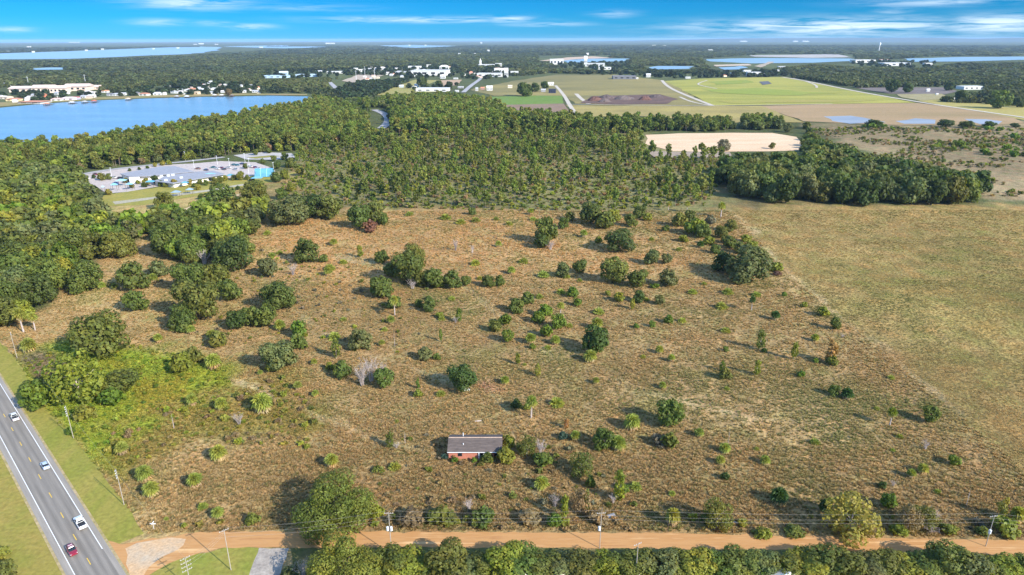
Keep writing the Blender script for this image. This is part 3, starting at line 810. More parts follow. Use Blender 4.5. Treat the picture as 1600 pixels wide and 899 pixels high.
TUFTS = [proto_obj('grass_tuft', [(tuft(i, 18, (.7, .95, .6)[i], (.55, .5, .7)[i]), GRASS_I)]) for i in range(3)]
LOWTREE = [proto_obj('wood_tree', [(leafmesh('c', oak_mesh(300 + i, 420, .85, 9, 2.0, rnd=.45)), LEAF_I), (trunk_mb(.8, .024, 3, i).mesh('t', [BARK]), BARK)]) for i in range(3)]
LOWPINE = [proto_obj('wood_pine', [(leafmesh('c', pine_mesh(320 + i, 190, .40 + .08 * i)), LEAF_I), (pine_trunk(7 + i).mesh('t', [PINE_BARK]), PINE_BARK)]) for i in range(3)]
FARTREE = [proto_obj('far_tree', [(leafmesh('c', oak_mesh(340 + i, 70, .8, 5, 2.6, rnd=.5)), LEAF_I)]) for i in range(3)]
UNDER = [proto_obj('under_shrub', [(leafmesh('c', oak_mesh(360 + i, 60, .6, 5, 1.8, rnd=1.0)), LEAF_I)]) for i in range(3)]
PALMLET = [proto_obj('under_palmetto', [(leafmesh('c', fan_fronds(random.Random(380 + i), (0, 0, .05), 12, .1, 1.3, .2, .3, .3, .25, 5)), LEAF_I)]) for i in range(2)]


def jgrid(px_poly, spacing, rng, jit=.48):
    """Jittered grid of ground points inside a picture-outlined piece of land."""
    W = np.array([G(*p)[:2] for p in px_poly]); lo, hi = W.min(0), W.max(0)
    X, Y = np.meshgrid(np.arange(lo[0], hi[0] + spacing, spacing), np.arange(lo[1], hi[1] + spacing, spacing))
    p = np.stack([X.ravel(), Y.ravel()], -1) + rng.uniform(-jit, jit, (X.size, 2)) * spacing
    p = p[inside(W, p)]
    return np.concatenate([p, np.zeros((len(p), 1))], 1)

# ------------------------------------------------------------------ highway
A = G(0, 600)[:2]; B = G(160, 858)[:2]; HD = (A - B) / np.linalg.norm(A - B)      # runs away from the viewer
HN = np.array([-HD[1], HD[0]])                                                    # towards the far lane (left)


def H(s, o, z): p = B + HD * s + HN * o; return (p[0], p[1], z)


def strip(name, s0, s1, o0, o1, z, mat, parent=None):
    return link(name, mesh_np(name, [H(s0, o0, z), H(s1, o0, z), H(s1, o1, z), H(s0, o1, z)], [[(0, 1, 2, 3)]], [mat]), parent)


m, t, b = new_mat('asphalt'); pos = t.add('ShaderNodeNewGeometry').outputs['Position']
al = t.add('ShaderNodeVectorMath', operation='DOT_PRODUCT'); t.put(al.inputs[0], pos); al.inputs[1].default_value = (HN[0], HN[1], 0)
off = t.math('SUBTRACT', al.outputs['Value'], float(B @ HN))
lane = t.math('ABSOLUTE', t.math('SUBTRACT', t.math('FRACT', t.math('DIVIDE', t.math('ADD', off, 7.3), 3.65)), .5))      # wheel paths worn lighter, oil line darker
wear = t.rng(t.math('ABSOLUTE', t.math('SUBTRACT', lane, .25)), 0.0, .25, 1.12, .86)
shoulder = t.math('MULTIPLY', t.math('GREATER_THAN', off, -.1), t.math('LESS_THAN', off, 7.4))
wear = t.math('ADD', t.math('MULTIPLY', wear, shoulder), t.math('MULTIPLY', t.math('SUBTRACT', 1.0, shoulder), 1.28))
alg = t.map(pos, (1, 1, 1), (0, 0, -math.atan2(HD[1], HD[0])))
nz = t.rng(t.noise(t.map(alg, (.06, 1, 1)), .9, 4, .6), .3, .7, .82, 1.16)
nf = t.rng(t.noise(pos, 5.0, 3.0), .3, .7, .9, 1.1)
v = t.add('ShaderNodeVectorMath', operation='SCALE'); v.inputs[0].default_value = (.21, .186, .155); t.put(v.inputs['Scale'], t.math('MULTIPLY', t.math('MULTIPLY', wear, nz), nf))
t.put(b.inputs['Base Color'], v.outputs[0]); b.inputs['Roughness'].default_value = .8; ASPHALT = m
road = strip('highway', -120, 420, -1.35, 8.9, .05, ASPHALT); setp(road, 'two lane grey asphalt highway with white edge lines and yellow dashes', 'road', None, 'structure')
EDGE = FD('road_edge_sand', (.42, .31, .18), (.26, .22, .08), .4, None, 1.0, .3)
for a_, b_ in ((-1.95, -1.36), (8.91, 9.5)): setp(strip('gravel_edge', -60, 420, a_, b_, .045, EDGE), 'thin sandy strip along the asphalt edge, ' + ('near the mown verge' if a_ < 0 else 'on the far lane side'), 'road edge', None, 'structure')
LINE_W = mat_plain('road_line_white', (.72, .72, .70), .7, .2, .12, 1.5); LINE_Y = mat_plain('road_line_yellow', (.68, .44, .05), .7, .2, .15, 1.5)
strip('edge_line', 0, 420, -.09, .09, .056, LINE_W, road)
strip('edge_line', -120, 420, 7.3, 7.48, .056, LINE_W, road)
d0 = (G(98, 805)[:2] - B) @ HD
for i in range(-7, 34):
    s = d0 + i * 12.2
    if -110 < s < 400: strip('centre_dash', s - 1.55, s + 1.55, 3.6, 3.78, .056, LINE_Y, road)

VERGE = FD('verge_grass', (.195, .20, .034), (.265, .22, .052), .12, ((1, .3, 1), math.atan2(HD[1], HD[0]) * -1 + 1.57), .8, .5)
far_r = H(420, -1.35, 0)
def vpx(p): return tuple(project(np.array([p]))[0][0])
sheet('roadside_verge', [vpx(H(260, -1.35, 0)), vpx(H(120, -1.35, 0)), vpx(H(-2, -1.35, 0)), (190, 848), (226, 834), (195, 789), (150, 731), (115, 687), (104, 672), (67, 638), (45, 592), (24, 563), (0, 532), (-80, 440)], VERGE, .03, .25, 'mown grass verge between the highway and the wild field', step=8)
sheet('roadside_verge', [vpx(H(260, 8.9, 0)), vpx(H(60, 8.9, 0)), vpx(H(-60, 8.9, 0)), (60, 1000), (-150, 1000), (-400, 700), (-260, 520)], FD('verge_dry', (.21, .20, .04), (.28, .21, .055), .12, None, .8, .5), .03, .2, 'patchy grass verge beyond the far lane of the highway')
sheet('corner_lawn', [(228, 902), (262, 881), (300, 867), (350, 857), (405, 856), (440, 900), (430, 1000), (200, 1000)], FD('corner_grass', (.19, .21, .035), (.25, .215, .05), .15, None, .8, .5), .03, .25, 'green corner lawn between dirt road mouth and driveway')
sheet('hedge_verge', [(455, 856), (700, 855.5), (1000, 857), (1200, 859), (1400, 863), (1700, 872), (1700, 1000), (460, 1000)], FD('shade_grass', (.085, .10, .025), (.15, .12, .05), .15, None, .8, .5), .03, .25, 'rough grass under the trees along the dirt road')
# dirt road: rutted orange clay
m, t, b = new_mat('orange_clay'); pos = t.add('ShaderNodeNewGeometry').outputs['Position']
st = t.noise(t.map(pos, (.04, 1, 1), (0, 0, .02)), .75, 5, .65); bl = t.noise(pos, .07, 4, .6)
cc = t.ramp(t.math('ADD', t.math('MULTIPLY', st, .65), t.math('MULTIPLY', bl, .35)), [(.34, (.30, .135, .055)), (.46, (.46, .25, .10)), (.54, (.41, .21, .08)), (.66, (.62, .39, .185))])
t.put(b.inputs['Base Color'], cc); b.inputs['Roughness'].default_value = .95; b.inputs['Specular IOR Level'].default_value = .1
bp = t.add('ShaderNodeBump'); bp.inputs['Strength'].default_value = .6; bp.inputs['Distance'].default_value = .15; t.put(bp.inputs['Height'], st); t.put(b.inputs['Normal'], bp.outputs[0])
CLAY = m
sheet('dirt_road', [vpx(H(3.0, -1.36, 0)), (190, 850), (226, 844), (262, 838.5), (300, 834), (350, 831), (420, 830.5), (800, 832), (1000, 833), (1200, 837), (1400, 841), (1720, 846), (1720, 872), (1400, 863), (1200, 859), (1000, 857), (700, 855.5), (455, 856), (405, 855), (350, 857), (300, 867), (262, 881), (228, 902), (222, 940), vpx(H(-22, -1.36, 0))], CLAY, .034, .45, 'orange clay dirt road running across from the highway', step=5)
sheet('apron', [(196, 858), (212, 849), (235, 844.5), (262, 841.5), (290, 842), (292, 852), (276, 862), (252, 874), (232, 888), (221, 905), (206, 908), (198, 880)], FD('broken_asphalt', (.43, .345, .245), (.54, .33, .16), .12, None, 1.5, .2), .04, .5, 'worn pale sandy paving at the mouth of the dirt road', step=6)
sheet('driveway', [(404, 857), (452, 857), (446, 872), (436, 902), (425, 960), (378, 960), (388, 902)], FD('shell_drive', (.38, .335, .28), (.26, .225, .19), .35, None, 1.5, .3), .04, .35, 'pale grey rubble driveway below the dirt road', step=4)
sheet('back_yard', [(590, 899), (680, 896), (1000, 894), (1650, 902), (1650, 1000), (590, 1000)], FD('yard_clay', (.30, .21, .15), (.40, .33, .26), .15, None, 1.0, .3), .04, .3, 'bare brown yard behind the roadside trees')
sheet('concrete_pad', [(640, 897), (648, 885), (672, 884), (674, 898)], FD('pad', (.5, .42, .34), (.42, .36, .29), .3, None, 1.2, .2), .05, .1, 'pale concrete pad among the roadside trees')


# ------------------------------------------------------------------ vehicles
def wheel_mesh(r=.34, wd=.24):
    mb = MB(); ring = lambda x, rr: [(x, math.cos(a) * rr, math.sin(a) * rr) for a in np.linspace(0, 2 * math.pi, 14, endpoint=False)]
    mb.hull([ring(-wd / 2, r * .86), ring(-wd / 2 + .03, r), ring(wd / 2 - .03, r), ring(wd / 2, r * .86)])
    rim = MB(); rim.hull([ring(-wd / 2 - .012, r * .3), ring(-wd / 2 - .01, r * .62), ring(wd / 2 + .01, r * .62), ring(wd / 2 + .012, r * .3)])
    return mb.mesh('tyre', [RUBBER]), rim.mesh('rim', [CHROME])


TYRE, RIM = wheel_mesh()


def loft_body(sections):
    """sections: (y, half width, z bottom, z shoulder, z top, top half width)"""
    rings = [[(-hw * .94, y, zb), (-hw, y, zb + .18), (-hw, y, zs), (-tw, y, zt), (tw, y, zt), (hw, y, zs), (hw, y, zb + .18), (hw * .94, y, zb)] for y, hw, zb, zs, zt, tw in sections]
    return MB().hull(rings)


def add_wheels(root, axles, tr, scale=1.0):
    for y in axles:
        for x in (-tr, tr):
            w_ = bpy.data.objects.new('wheel', TYRE); C.objects.link(w_); w_.parent = root; w_.location = (x, y, .34 * scale); w_.scale = (scale,) * 3
            r_ = bpy.data.objects.new('rim', RIM); C.objects.link(r_); r_.parent = w_


def part(name, mb, mat, parent, col=None):
    o = mb.obj(name, mat, parent)
    if col: o.color = c4(col)
    return o


def make_pickup(col, cover=True):
    """nose towards +y"""
    e = empty('pickup_truck', (0, 0, 0))
    part('body', loft_body([(-2.85, .92, .45, .75, 1.02, .9), (-2.75, .97, .38, .8, 1.12, .93), (-.9, .98, .34, .85, 1.14, .94), (1.0, .98, .34, .85, 1.14, .94), (2.2, .97, .36, .8, 1.08, .88), (2.75, .93, .42, .72, .98, .8), (2.9, .85, .5, .65, .85, .7)]), PAINT, e, col)
    cab = loft_body([(-.75, .9, 1.0, 1.14, 1.15, .86), (-.6, .9, 1.0, 1.16, 1.80, .72), (.75, .9, 1.0, 1.16, 1.84, .72), (1.5, .88, 1.0, 1.12, 1.16, .82)])
    part('cab', cab, PAINT, e, col)
    g = MB(); g.hull([[(-.80, 1.34, 1.2), (.80, 1.34, 1.2), (.68, .88, 1.77), (-.68, .88, 1.77)], [(-.80, 1.38, 1.22), (.80, 1.38, 1.22), (.68, .92, 1.80), (-.68, .92, 1.80)]])
    part('windscreen', g, GLASS, e)
    part('rear_window', MB().hull([[(-.72, -.73, 1.25), (.72, -.73, 1.25), (.64, -.63, 1.7), (-.64, -.63, 1.7)], [(-.72, -.77, 1.25), (.72, -.77, 1.25), (.64, -.67, 1.7), (-.64, -.67, 1.7)]]), GLASS, e)
    for s in (-1, 1):
        part('side_window', MB().hull([[(s * .885, -.55, 1.2), (s * .885, 1.2, 1.2), (s * .75, .72, 1.74), (s * .75, -.5, 1.74)], [(s * .915, -.55, 1.2), (s * .915, 1.2, 1.2), (s * .78, .72, 1.74), (s * .78, -.5, 1.74)]]), GLASS, e)
        part('headlight', MB().box(s * .72 - .16, 2.80, .72, s * .72 + .16, 2.90, .88), CHROME, e)
        part('tail_light', MB().box(s * .86 - .07, -2.88, .72, s * .86 + .07, -2.78, 1.05), RED_LENS, e)
        part('mirror', MB().box(s * 1.06 - .1, .95, 1.2, s * 1.06 + .1, 1.08, 1.42), BLACK, e)
    if cover: part('bed_cover', MB().box(-.84, -2.62, 1.08, .84, -.84, 1.19), BLACK, e)
    part('bumper', MB().box(-.94, -3.02, .48, .94, -2.86, .68), CHROME, e)
    add_wheels(e, (-1.75, 1.85), .86, 1.1)
    return e


def make_car(col, suv=False):
    e = empty('car', (0, 0, 0)); h = .18 if suv else 0.0
    part('body', loft_body([(-2.3, .74, .42, .66, .84 + h, .66), (-2.15, .86, .3, .74 + h, .96 + h, .78), (-1.2, .91, .26, .76 + h, .99 + h, .82), (.6, .91, .26, .76 + h, .97 + h, .82), (1.5, .9, .27, .72 + h, .88 + h, .76), (2.1, .84, .32, .64 + h, .76 + h, .66), (2.3, .7, .42, .58, .68 + h, .56)]), PAINT, e, col)
    yb = -2.0 if suv else -1.55
    part('roof', MB().hull([[(-.56, yb + .62, 1.4 + h), (.56, yb + .62, 1.4 + h), (.58, .32, 1.42 + h), (-.58, .32, 1.42 + h)], [(-.54, yb + .64, 1.46 + h), (.54, yb + .64, 1.46 + h), (.55, .28, 1.48 + h), (-.55, .28, 1.48 + h)]]), PAINT, e, col)
    part('windows', loft_body([(yb, .80, .85 + h, .96 + h, .965 + h, .78), (yb + .55, .80, .85 + h, .98 + h, 1.40 + h, .60), (.38, .80, .85 + h, .98 + h, 1.42 + h, .60), (1.12, .78, .8 + h, .90 + h, .92 + h, .74)]), GLASS, e)
    for s in (-1, 1):
        part('pillar', MB().hull([[(s * .80, -.38, .95 + h), (s * .80, -.26, .95 + h), (s * .6, -.26, 1.42 + h), (s * .6, -.38, 1.42 + h)], [(s * .83, -.38, .95 + h), (s * .83, -.26, .95 + h), (s * .62, -.26, 1.44 + h), (s * .62, -.38, 1.44 + h)]]), PAINT, e, col)
        part('headlight', MB().box(s * .6 - .16, 2.1, .58 + h, s * .6 + .16, 2.27, .70 + h), CHROME, e)
        part('tail_light', MB().box(s * .62 - .14, -2.31, .68 + h, s * .62 + .14, -2.2, .84 + h), RED_LENS, e)
        part('mirror', MB().box(s * .98 - .09, .62, .95 + h, s * .98 + .09, .74, 1.08 + h), PAINT, e, col)
    add_wheels(e, (-1.4, 1.42), .80)
    return e


def put_road(e, px, py, away, label, cat, group='vehicles on the highway'):
    p = G(px, py)[:2]; o_ = (p - B) @ HN; s_ = (p - B) @ HD
    e.location = H(s_, o_, .052); e.rotation_euler = (0, 0, math.atan2(HD[1], HD[0]) - math.pi / 2 + (0 if away else math.pi)); setp(e, label, cat, group)


put_road(make_pickup((.80, .80, .80)), 126, 820, True, 'white pickup truck with a black bed cover', 'pickup')
put_road(make_pickup((.55, .54, .52)), 23, 654, True, 'silver pickup truck, farthest vehicle up the highway', 'pickup')
put_road(make_car((.42, .50, .60)), 71, 730, True, 'pale blue silver car between the two pickups', 'car')
mc = make_car((.22, .012, .03), True); put_road(mc, 113, 863, False, 'maroon car coming down the lane beside the dirt road', 'car')
RACK = MB()
for y in (-.75, .05): RACK.box(-.5, y - .05, 1.66, .5, y + .05, 1.72)
part('roof_rack', RACK, CHROME, mc)


def copy_tree(o, parent=None, col=None):
    c = o.copy(); C.objects.link(c)
    if parent: c.parent = parent
    if col and o.type == 'MESH' and o.data.materials and o.data.materials[0] == PAINT: c.color = c4(col)
    for ch in list(o.children): copy_tree(ch, c, col)
    return c


# ------------------------------------------------------------------ derelict brick house
hp = G(742, 717); hx0 = G(699.5, 717)[0]; hx1 = G(785, 717)[0]; hy = hp[1]; HWD = 8.6; WH = 2.7; RH = 2.0
house = empty('brick_house', ((hx0 + hx1) / 2, hy, 0)); setp(house, 'derelict red brick bungalow with a dark shingle roof in the field', 'house')
L2 = (hx1 - hx0) / 2
m, t, b = new_mat('red_brick'); tcn = t.add('ShaderNodeTexCoord'); br = t.add('ShaderNodeTexBrick')
br.inputs['Scale'].default_value = 1.0; br.inputs['Color1'].default_value = (.42, .115, .06, 1); br.inputs['Color2'].default_value = (.34, .09, .055, 1); br.inputs['Mortar'].default_value = (.45, .30, .23, 1)
br.inputs['Brick Width'].default_value = .24; br.inputs['Row Height'].default_value = .09; br.inputs['Mortar Size'].default_value = .008
t.put(br.inputs['Vector'], t.map(tcn.outputs['Object'], (1, 1, 1), (math.pi / 2, 0, 0)))
t.put(b.inputs['Base Color'], t.mix(t.rng(t.noise(tcn.outputs['Object'], .9, 4), .35, .7, 0, .6), br.outputs[0], (.48, .19, .12, 1))); BRICK = m
m, t, b = new_mat('old_shingles'); tcn = t.add('ShaderNodeTexCoord')
rows = t.math('FRACT', t.math('MULTIPLY', t.add('ShaderNodeSeparateXYZ').outputs[1], 1.0)); sp_ = [x for x in t.n if x.type == 'SEPXYZ'][-1]; t.put(sp_.inputs[0], t.map(tcn.outputs['Object'], (1, 3.2, 1)))
f = t.math('MULTIPLY', t.rng(rows, 0, 1, .85, 1.1), t.rng(t.noise(t.map(tcn.outputs['Object'], (.5, 2, 1)), .9, 5, .65), .3, .7, .7, 1.35))
v = t.add('ShaderNodeVectorMath', operation='SCALE'); v.inputs[0].default_value = (.105, .083, .072); t.put(v.inputs['Scale'], f); t.put(b.inputs['Base Color'], v.outputs[0]); b.inputs['Roughness'].default_value = .9; SHING = m
wl = MB(); wl.box(-L2 + .35, 0, 0, 1.2, .25, WH); wl.box(4.7, 0, 0, L2 - .35, .25, WH); wl.box(-L2 + .35, HWD - .25, 0, L2 - .35, HWD, WH)
wl.box(-L2 + .35, .253, 0, -L2 + .6, HWD - .253, WH); wl.box(L2 - .6, .253, 0, L2 - .35, HWD - .253, WH); wl.box(1.2, 0, 0, 1.203, .25, WH)
for s in (-1, 1): wl.hull([[(s * (L2 - .35), .1, WH), (s * (L2 - .35), HWD - .1, WH), (s * (L2 - .35), HWD / 2, WH + RH - .2)], [(s * (L2 - .6), .1, WH), (s * (L2 - .6), HWD - .1, WH), (s * (L2 - .6), HWD / 2, WH + RH - .2)]])
part('wall', wl, BRICK, house)
pl = MB()
pl.box(1.25, .9, 0, 4.65, 1.1, WH); part('porch_wall', pl, WHITE, house)
sl = lambda y0, z0, y1, z1: MB().hull([[(-L2, y0, z0), (L2, y0, z0), (L2, y0, z0 + .14), (-L2, y0, z0 + .14)], [(-L2, y1, z1), (L2, y1, z1), (L2, y1, z1 + .14), (-L2, y1, z1 + .14)]])
part('roof_slope', sl(-.6, WH - .12, HWD / 2 - .02, WH + RH), SHING, house); part('roof_slope', sl(HWD + .6, WH - .12, HWD / 2 + .02, WH + RH), SHING, house)
part('ridge_cap', MB().hull([[(-L2 + .1, HWD / 2 - .22, WH + RH + .07), (-L2 + .1, HWD / 2, WH + RH + .21), (-L2 + .1, HWD / 2 + .22, WH + RH + .07)], [(L2 - .1, HWD / 2 - .22, WH + RH + .07), (L2 - .1, HWD / 2, WH + RH + .21), (L2 - .1, HWD / 2 + .22, WH + RH + .07)]]), mat_plain('ridge_tan', (.42, .30, .22), .8, .2, .2, 2.0), house)
part('fascia', MB().box(-L2, -.66, WH - .16, L2, -.605, WH + .04), WHITE, house)
for x in (1.2, 4.6): part('porch_post', MB().box(x - .1, -.35, 0, x + .1, -.15, WH - .1), WHITE, house)
part('door', MB().box(1.6, .82, 0, 2.5, .895, 2.1), BLACK, house)
wn = part('window', MB().box(2.9, .80, .9, 4.3, .896, 2.1), GLASS, house); part('frame', MB().box(2.82, .84, .82, 2.9, .894, 2.18).box(4.3, .84, .82, 4.38, .894, 2.18).box(2.9, .84, 2.1, 4.3, .894, 2.18).box(2.9, .84, .82, 4.3, .894, .9).box(3.57, .79, .9, 3.63, .799, 2.1), WHITE, wn)
part('window', MB().box(-5.2, -.03, .9, -3.9, -.002, 2.0), GLASS, house); part('window', MB().box(5.8, -.03, .9, 6.9, -.002, 2.0), GLASS, house)
part('roof_vent', MB().tube([(-3.9, HWD * .72, WH + RH * .55), (-3.9, HWD * .72, WH + RH + .5)], .14, 8), CHROME, house)
part('roof_vent', MB().tube([(-3.6, 1.9, WH + .9), (-3.6, 1.9, WH + 1.5)], .16, 8), CHROME, house)

# ------------------------------------------------------------------ poles and wires
def pole(px, py, h, label, arms=1, transformer=0, group='power poles', rz=0.0, thick=.11, light=False, side=False):
    e = empty('power_pole', G(px, py), rz); setp(e, label, 'pole', group)
    part('post', MB().tube([(0, 0, -.3), (0, 0, h * .5), (0, 0, h)], [thick, thick * .85, thick * .65], 8), POLE_WOOD, e)
    for k in range(arms if side else 0):
        z = h - .3 - k * .75; a = part('bracket', MB().tube([(-.05, 0, z), (-.75, 0, z + .12)], .05, 5), CHROME, e)
        part('insulator', MB().tube([(-.75, 0, z - .02), (-.75, 0, z + .3)], [.09, .06], 6), CHROME, a)
    for k in range(0 if side else arms):
        z = h - .5 - k * 1.1; a = part('crossarm', MB().box(-1.1, .10, z - .05, 1.1, .2, z + .05), POLE_WOOD, e)
        for x in (-1.0, -.35, .45, 1.0): part('insulator', MB().tube([(x, .15, z + .05), (x, .15, z + .26)], [.05, .035], 6), CHROME, a)
    for k in range(transformer):
        x = (-.45, .45, 0)[k]; part('transformer', MB().tube([(x, -.38, h - 5.2), (x, -.38, h - 5.1), (x, -.38, h - 4.1), (x, -.38, h - 4.0)], [.2, .32, .32, .22], 10), CHROME, e)
    if light: part('lamp_head', MB().box(-.1, -1.4, h - .4, .1, -.1, h - .25), CHROME, e)
    return e


hw_rz = math.atan2(HD[1], HD[0]) - math.pi / 2
pole(27, 560, 11.5, 'wooden power pole beside the left edge oaks', 2, 0, rz=hw_rz + 1.57, side=True)
pole(115, 685, 11.8, 'power pole with stacked insulators beside the vine draped tree', 5, 0, rz=hw_rz + 1.0, side=True)
pole(194, 789, 11.6, 'wooden power pole standing between the verge and palms', 4, 0, rz=hw_rz + 1.0, side=True)
pole(361, 891, 12.0, 'tall grey pole on the corner lawn by the driveway', 1, 0, rz=.7)
pole(300, 925, 10.0, 'pole with four arms rising from below the corner lawn', 4, 0, rz=hw_rz)
pole(612, 866, 12.6, 'pole carrying twin white transformers over the dirt road', 1, 2)
pole(937, 857, 11.0, 'pole with one grey transformer in the middle of dirt road edge', 1, 1, rz=.1)
pole(1540, 854, 9.5, 'short pole at the far end of the dirt road', 1, 1, rz=.2)
pole(993, 905, 10.5, 'slim pole rising out of the roadside trees', 1, 0, rz=.5, thick=.1)
e = empty('sign_post', G(241, 829)); setp(e, 'small white crossed sign post at the dirt road corner', 'sign')
part('post', MB().tube([(0, 0, 0), (0, 0, 2.3)], .05, 6), CHROME, e); part('blade', MB().box(-.75, -.03, 2.0, .75, .03, 2.25), WHITE, e); part('blade', MB().box(-.03, -.6, 2.28, .03, .6, 2.5), WHITE, e)


def wire(p, q, sag, label, group):
    p = np.array(p, float); q = np.array(q, float); pts = []
    for i in range(13):
        f = i / 12; x = p * (1 - f) + q * f; x[2] -= sag * 4 * f * (1 - f); pts.append(x)
    setp(MB().tube(pts, .013, 4).obj('power_line', WIRE), label, 'wire', group)


tops = [(np.array([*G(180, 858)[:2], 10.8])), np.array([*G(361, 891)[:2], 11.5]), np.array([*G(612, 866)[:2], 12.1]), np.array([*G(937, 857)[:2], 10.6]), np.array([*G(1540, 854)[:2], 9.1]), np.array([*G(1760, 866)[:2], 9.6])]
names = ['', 'between the corner pole and the twin transformer pole', 'between the twin transformer pole and the middle pole', 'between the middle pole and the far pole', 'from the far pole out of the picture']
for i in range(1, 5):
    for k, (dx, dz, nm) in enumerate(((-1.0, .2, 'far upper'), (1.0, .2, 'near upper'), (0.2, -1.5, 'low'))):
        wire(tops[i] + [0, -dx, dz], tops[i + 1] + [0, -dx, dz], .9, f'{nm} wire strung {names[i]}', 'power lines along the dirt road')
hwp = [np.array([*G(300, 925)[:2], 9.6]), np.array([*G(194, 789)[:2], 11.2]), np.array([*G(115, 685)[:2], 11.4]), np.array([*G(27, 560)[:2], 11.1])]
for i, nm in enumerate(('past the dirt road mouth', 'past the clump of roadside palms', 'past the vine draped tree')):
    wire(hwp[i], hwp[i + 1], .9, f'thin wire strung along the highway verge {nm}', 'power lines along the highway')
cp = np.array([*G(361, 891)[:2], 11.4])
for k, z in enumerate((9.5, 8.4, 7.3)): wire(cp + [0, 0, -.4 * k], hwp[0] + [0, 0, z - 9.6], .5, ('top', 'middle', 'lowest')[k] + ' of the wires fanning out over the corner lawn', 'power lines over the corner lawn')

# ------------------------------------------------------------------ buildings
U_WALL = MB().box(-.5, -.5, 0, .5, .5, 1).mesh('wall', [WALLC])
U_GABLE = MB().hull([[(-.54, -.56, .96), (-.54, .56, .96), (-.54, 0, 1.5)], [(.54, -.56, .96), (.54, .56, .96), (.54, 0, 1.5)]]).mesh('roof', [ROOFC])
U_HIP = MB().hull([[(-.55, -.57, .97), (.55, -.57, .97), (.55, .57, .97), (-.55, .57, .97)], [(-.25, -.02, 1.5), (.25, -.02, 1.5), (.25, .02, 1.5), (-.25, .02, 1.5)]]).mesh('roof', [ROOFC])
U_FLAT = MB().box(-.51, -.51, 1.002, .51, .51, 1.08).mesh('roof', [ROOFC])
U_WIN = MB().box(-.5, -.03, -.5, .5, 0, .5).mesh('window', [GLASS])
WHT = (.62, .61, .58); CRM = (.72, .62, .48); TERR = (.45, .20, .12); TAN = (.62, .48, .36); GRY = (.40, .40, .41); DGR = (.16, .16, .17); BLU = (.42, .55, .66); PNK = (.62, .40, .34)


def building(name, px, py, wpx, h, wall, roof, style, label, cat='house', dep=.7, rz=0.0, wins=3, group=None):
    p = G(px, py); wd = wpx / ppm(px, py); p[1] += wd * dep * .3
    e = empty(name, p, rz); setp(e, label, cat, group); sc = (wd, wd * dep, h)
    for nm, me, col in (('wall', U_WALL, wall), ('roof', {'gable': U_GABLE, 'hip': U_HIP, 'flat': U_FLAT}[style], roof)):
        o = bpy.data.objects.new(nm, me); C.objects.link(o); o.parent = e; o.scale = sc; o.color = c4(col)
    for k in range(wins):
        o = bpy.data.objects.new('window', U_WIN); C.objects.link(o); o.parent = e
        o.location = ((k + .5) / wins * wd - wd / 2, -wd * dep / 2 - .004, h * .5); o.scale = (wd / wins * .45, 1, h * .38)
    return e


